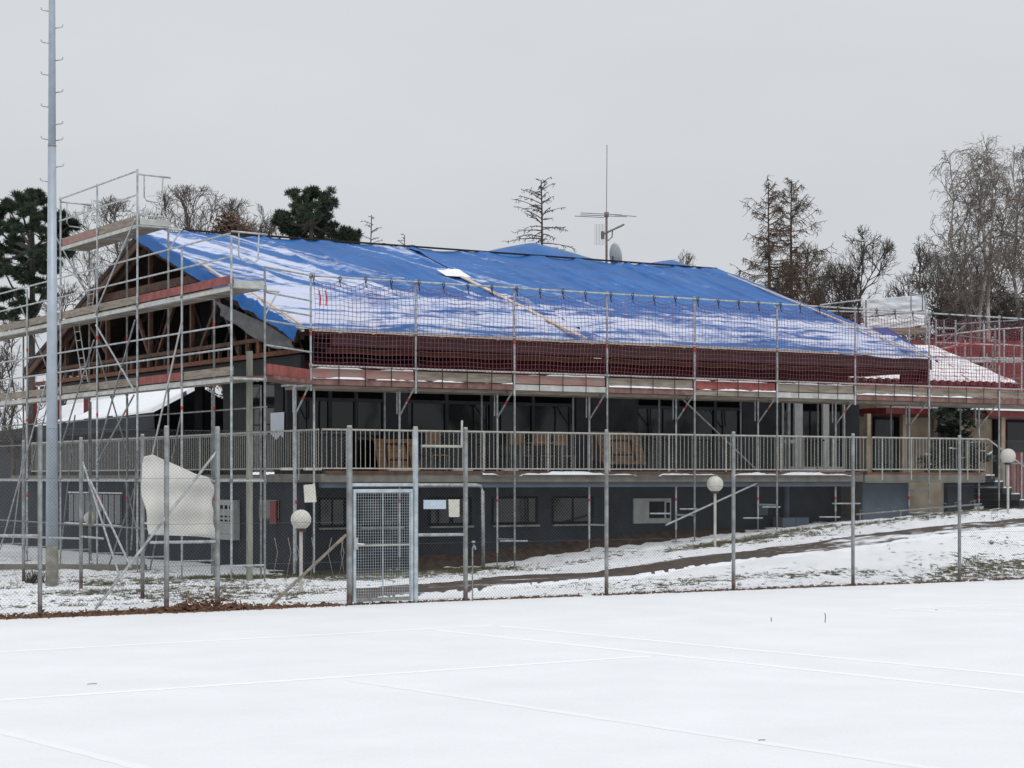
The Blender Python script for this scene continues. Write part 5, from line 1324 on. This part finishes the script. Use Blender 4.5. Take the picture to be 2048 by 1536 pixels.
pine(62, 78, lp, [(64, 640), (66, 500), (62, 400)], 'tall dark pine behind the mast at the left edge', 13, 270)
larch(1083, 360, 370, 70, 'sparse dead larch standing behind the peaked blue tarpaulin', 21, 100, .42, True)
larch(1538, 368, 330, 84, 'russet larch with bent top, left one of the pair right of the roof', 23, 95, .3)
larch(1583, 362, 330, 86, 'straight pointed larch, right one of the pair right of the roof', 24, 100, .3)
larch(742, 430, 220, 95, 'small thin larch just right of the broad pine', 25, 50, .4, True)
larch(808, 470, 200, 95, 'tiny bare treetop over the ridge right of the small larch', 26, 44, .5, True)
N2 = (11, 7, 5, 2); N1 = (8, 6, 4, 2)
bare_tree(372, 378, 240, 88, 'spreading bare oak behind the top of the gable', 31, ybot=560)
bare_tree(232, 408, 240, 88, 'bare tree behind the gable scaffold top platform', 32, ybot=620)
bare_tree(475, 405, 190, 92, 'bare tree just left of the broad pine', 33, ybot=580)
bare_tree(532, 440, 90, 92, 'low bare tree tucked beside the broad pine', 34, ybot=560, n=N2)
bare_tree(25, 650, 150, 75, 'bare shrubby tree left of the gable beside the mast', 35, ybot=900, n=N2)
bare_tree(130, 560, 120, 88, 'bare tree low behind the left roof slope', 55, ybot=800, n=N2)
bare_tree(1722, 462, 160, 78, 'rounded bare tree between the larches and the birch', 36, 'dark_bark', 690)
bare_tree(1660, 535, 150, 80, 'low bare tree behind the right roof edge', 37, 'larch', 740)
bare_tree(1590, 520, 120, 92, 'low tangled bare tree under the larch pair', 58, 'larch', 720)
bare_tree(1805, 550, 90, 80, 'low bare tree above the frosted sheet', 38, 'bark', 720, n=N1)
bare_tree(1955, 284, 215, 82, 'tall white stemmed birch with drooping twigs at right', 41, 'birch_twig', 640, 'birch_tree', 3, 'birch', .42, (8, 8, 5, 4))
bare_tree(2062, 292, 190, 84, 'tall birch cut by the right edge of the photo', 42, 'birch_twig', 640, 'birch_tree', 2, 'birch', .42, (8, 8, 5, 4))
bare_tree(1880, 510, 160, 86, 'dark bare thicket tree left under the birch', 43, 'dark_bark', 760)
bare_tree(1838, 480, 56, 80, 'slender bare sapling left of the birch', 44, 'bark', 640, n=N1)
bare_tree(1955, 510, 170, 88, 'dark bare thicket tree behind the birch stems', 45, 'dark_bark', 760)
bare_tree(2030, 490, 170, 88, 'dark bare thicket tree at the right edge', 46, 'dark_bark', 760)
bare_tree(1365, 508, 90, 96, 'faint twiggy treetop over the small blue peak', 48, 'bark', 640, n=N1)
bare_tree(1615, 490, 120, 90, 'bare tree behind the larch pair', 49, 'larch', 700, n=N2)
cand = sorted([o for o in bpy.data.objects if o.name.startswith('crown') and o.parent and o.parent.name.startswith('bare_tree')], key=lambda o: len(o.data.polygons))[:4]
src = [o.data for o in cand]; srt = [next(c for c in o.parent.children if c.name.startswith('trunk')).data for o in cand]
VV = []; FF = []; off = 0; R = random.Random(77)
arr = []
for c_, t_ in zip(src, srt):
    vs = []; fs_ = []; o_ = 0
    for d_ in (c_, t_):
        co = np.empty(len(d_.vertices) * 3, np.float32); d_.vertices.foreach_get('co', co); co = co.reshape(-1, 3)
        ix = np.empty(len(d_.loops), np.int32); d_.loops.foreach_get('vertex_index', ix); vs.append(co); fs_.append(ix.reshape(-1, 4) + o_); o_ += len(co)
    vs = np.concatenate(vs); ctr = vs[:, :2].mean(0); vs[:, :2] -= ctr; vs[:, 2] -= vs[:, 2].min(); arr.append((vs, np.concatenate(fs_)))
for i in range(64):
    v_, f_ = arr[i % len(arr)]; sc_ = R.uniform(.8, 1.2); t_ = R.uniform(0, 6.28); rot = np.array([[math.cos(t_), -math.sin(t_), 0], [math.sin(t_), math.cos(t_), 0], [0, 0, 1]])
    VV.append(v_ @ rot.T * sc_ * np.array([1.5, 1.5, .7]) + np.array([14 + 2.1 * i + R.uniform(-1.5, 1.5), -20 - R.uniform(0, 18), -1.2])); FF.append(f_ + off); off += len(v_)
VV = np.concatenate(VV); FF = np.concatenate(FF)
me = bpy.data.meshes.new('far_wood'); me.vertices.add(len(VV)); me.vertices.foreach_set('co', VV.astype(np.float32).ravel()); me.loops.add(FF.size); me.loops.foreach_set('vertex_index', FF.ravel().astype(np.int32))
me.polygons.add(len(FF)); me.polygons.foreach_set('loop_start', np.arange(0, FF.size, 4, dtype=np.int32)); me.polygons.foreach_set('loop_total', np.full(len(FF), 4, np.int32)); me.update(calc_edges=True); me.materials.append(M['dark_bark'])
o = link(bpy.data.objects.new('far_wood', me), Matrix.Identity(4), None); setp(o, 'bare wood across the court, mirrored in the terrace windows', None, None, 'stuff')
# russet beech hedge clump
def hedge(px, py, wpx, hpx, D, label, seed, m='hedge', n=60):
    R = random.Random(seed); base = PD(px, 957, D); base.z = float(gz(base.x, base.y)); top = PD(px, py, D).z; Wd = wpx / F * D; m_ = MB(); mt_ = MB()
    zb = top - hpx / F * D
    for k in range(n):
        t = R.random(); z = base.z + 1 + (top - base.z - 1.2) * t ** .6; wid = Wd / 2 * math.sqrt(max(.05, 1 - t ** 5))
        c = Vector((base.x + R.uniform(-1, 1) * wid, base.y + R.uniform(-1, 1) * wid * .7, z)); clump(m_, c, (.55, .55, .5), 160, R, .22)
    for k in range(6): mt_.tube([Vector((base.x + R.gauss(0, .3), base.y, base.z)), Vector((base.x + R.gauss(0, Wd * .2), base.y, (base.z + top) / 2)), Vector((base.x + R.gauss(0, Wd * .3), base.y, top - .6))], [.08, .05, .02], 5)
    t_ = thing('beech_tree', base, label, 'tree', 'trees behind the buildings'); mesh('foliage', m_.v, m_.f, M[m], t_); mesh('stems', mt_.v, mt_.f, M['dark_bark'], t_)
hedge(460, 432, 105, 70, 82, 'rounded russet beech left of the broad pine', 51)
hedge(1900, 590, 120, 60, 92, 'dense dark evergreen thicket under the left birch stem', 52, 'bush', 45)
hedge(2025, 580, 110, 60, 92, 'dense dark evergreen thicket under the right birch', 53, 'bush', 50)

# dry stalks in the recess
m_ = MB(); R = random.Random(8); ds = thing('dry_plant', PD(600, 1160, 40.3), 'dry bent plant stalks in the dark recess left of the gate', 'plant')
for px, lean_ in ((572, 10), (582, 16), (620, 8), (668, -12), (676, 12), (690, -8), (545, 10)):
    p = PD(px, 1158, 40.6); p.z = .0; q = PD(px + lean_, 1105, 40.6); s_ = PD(px + lean_ * .4, 1075, 40.6); bent('stalk', [p, q, s_], .008, 'wood', ds, 5)
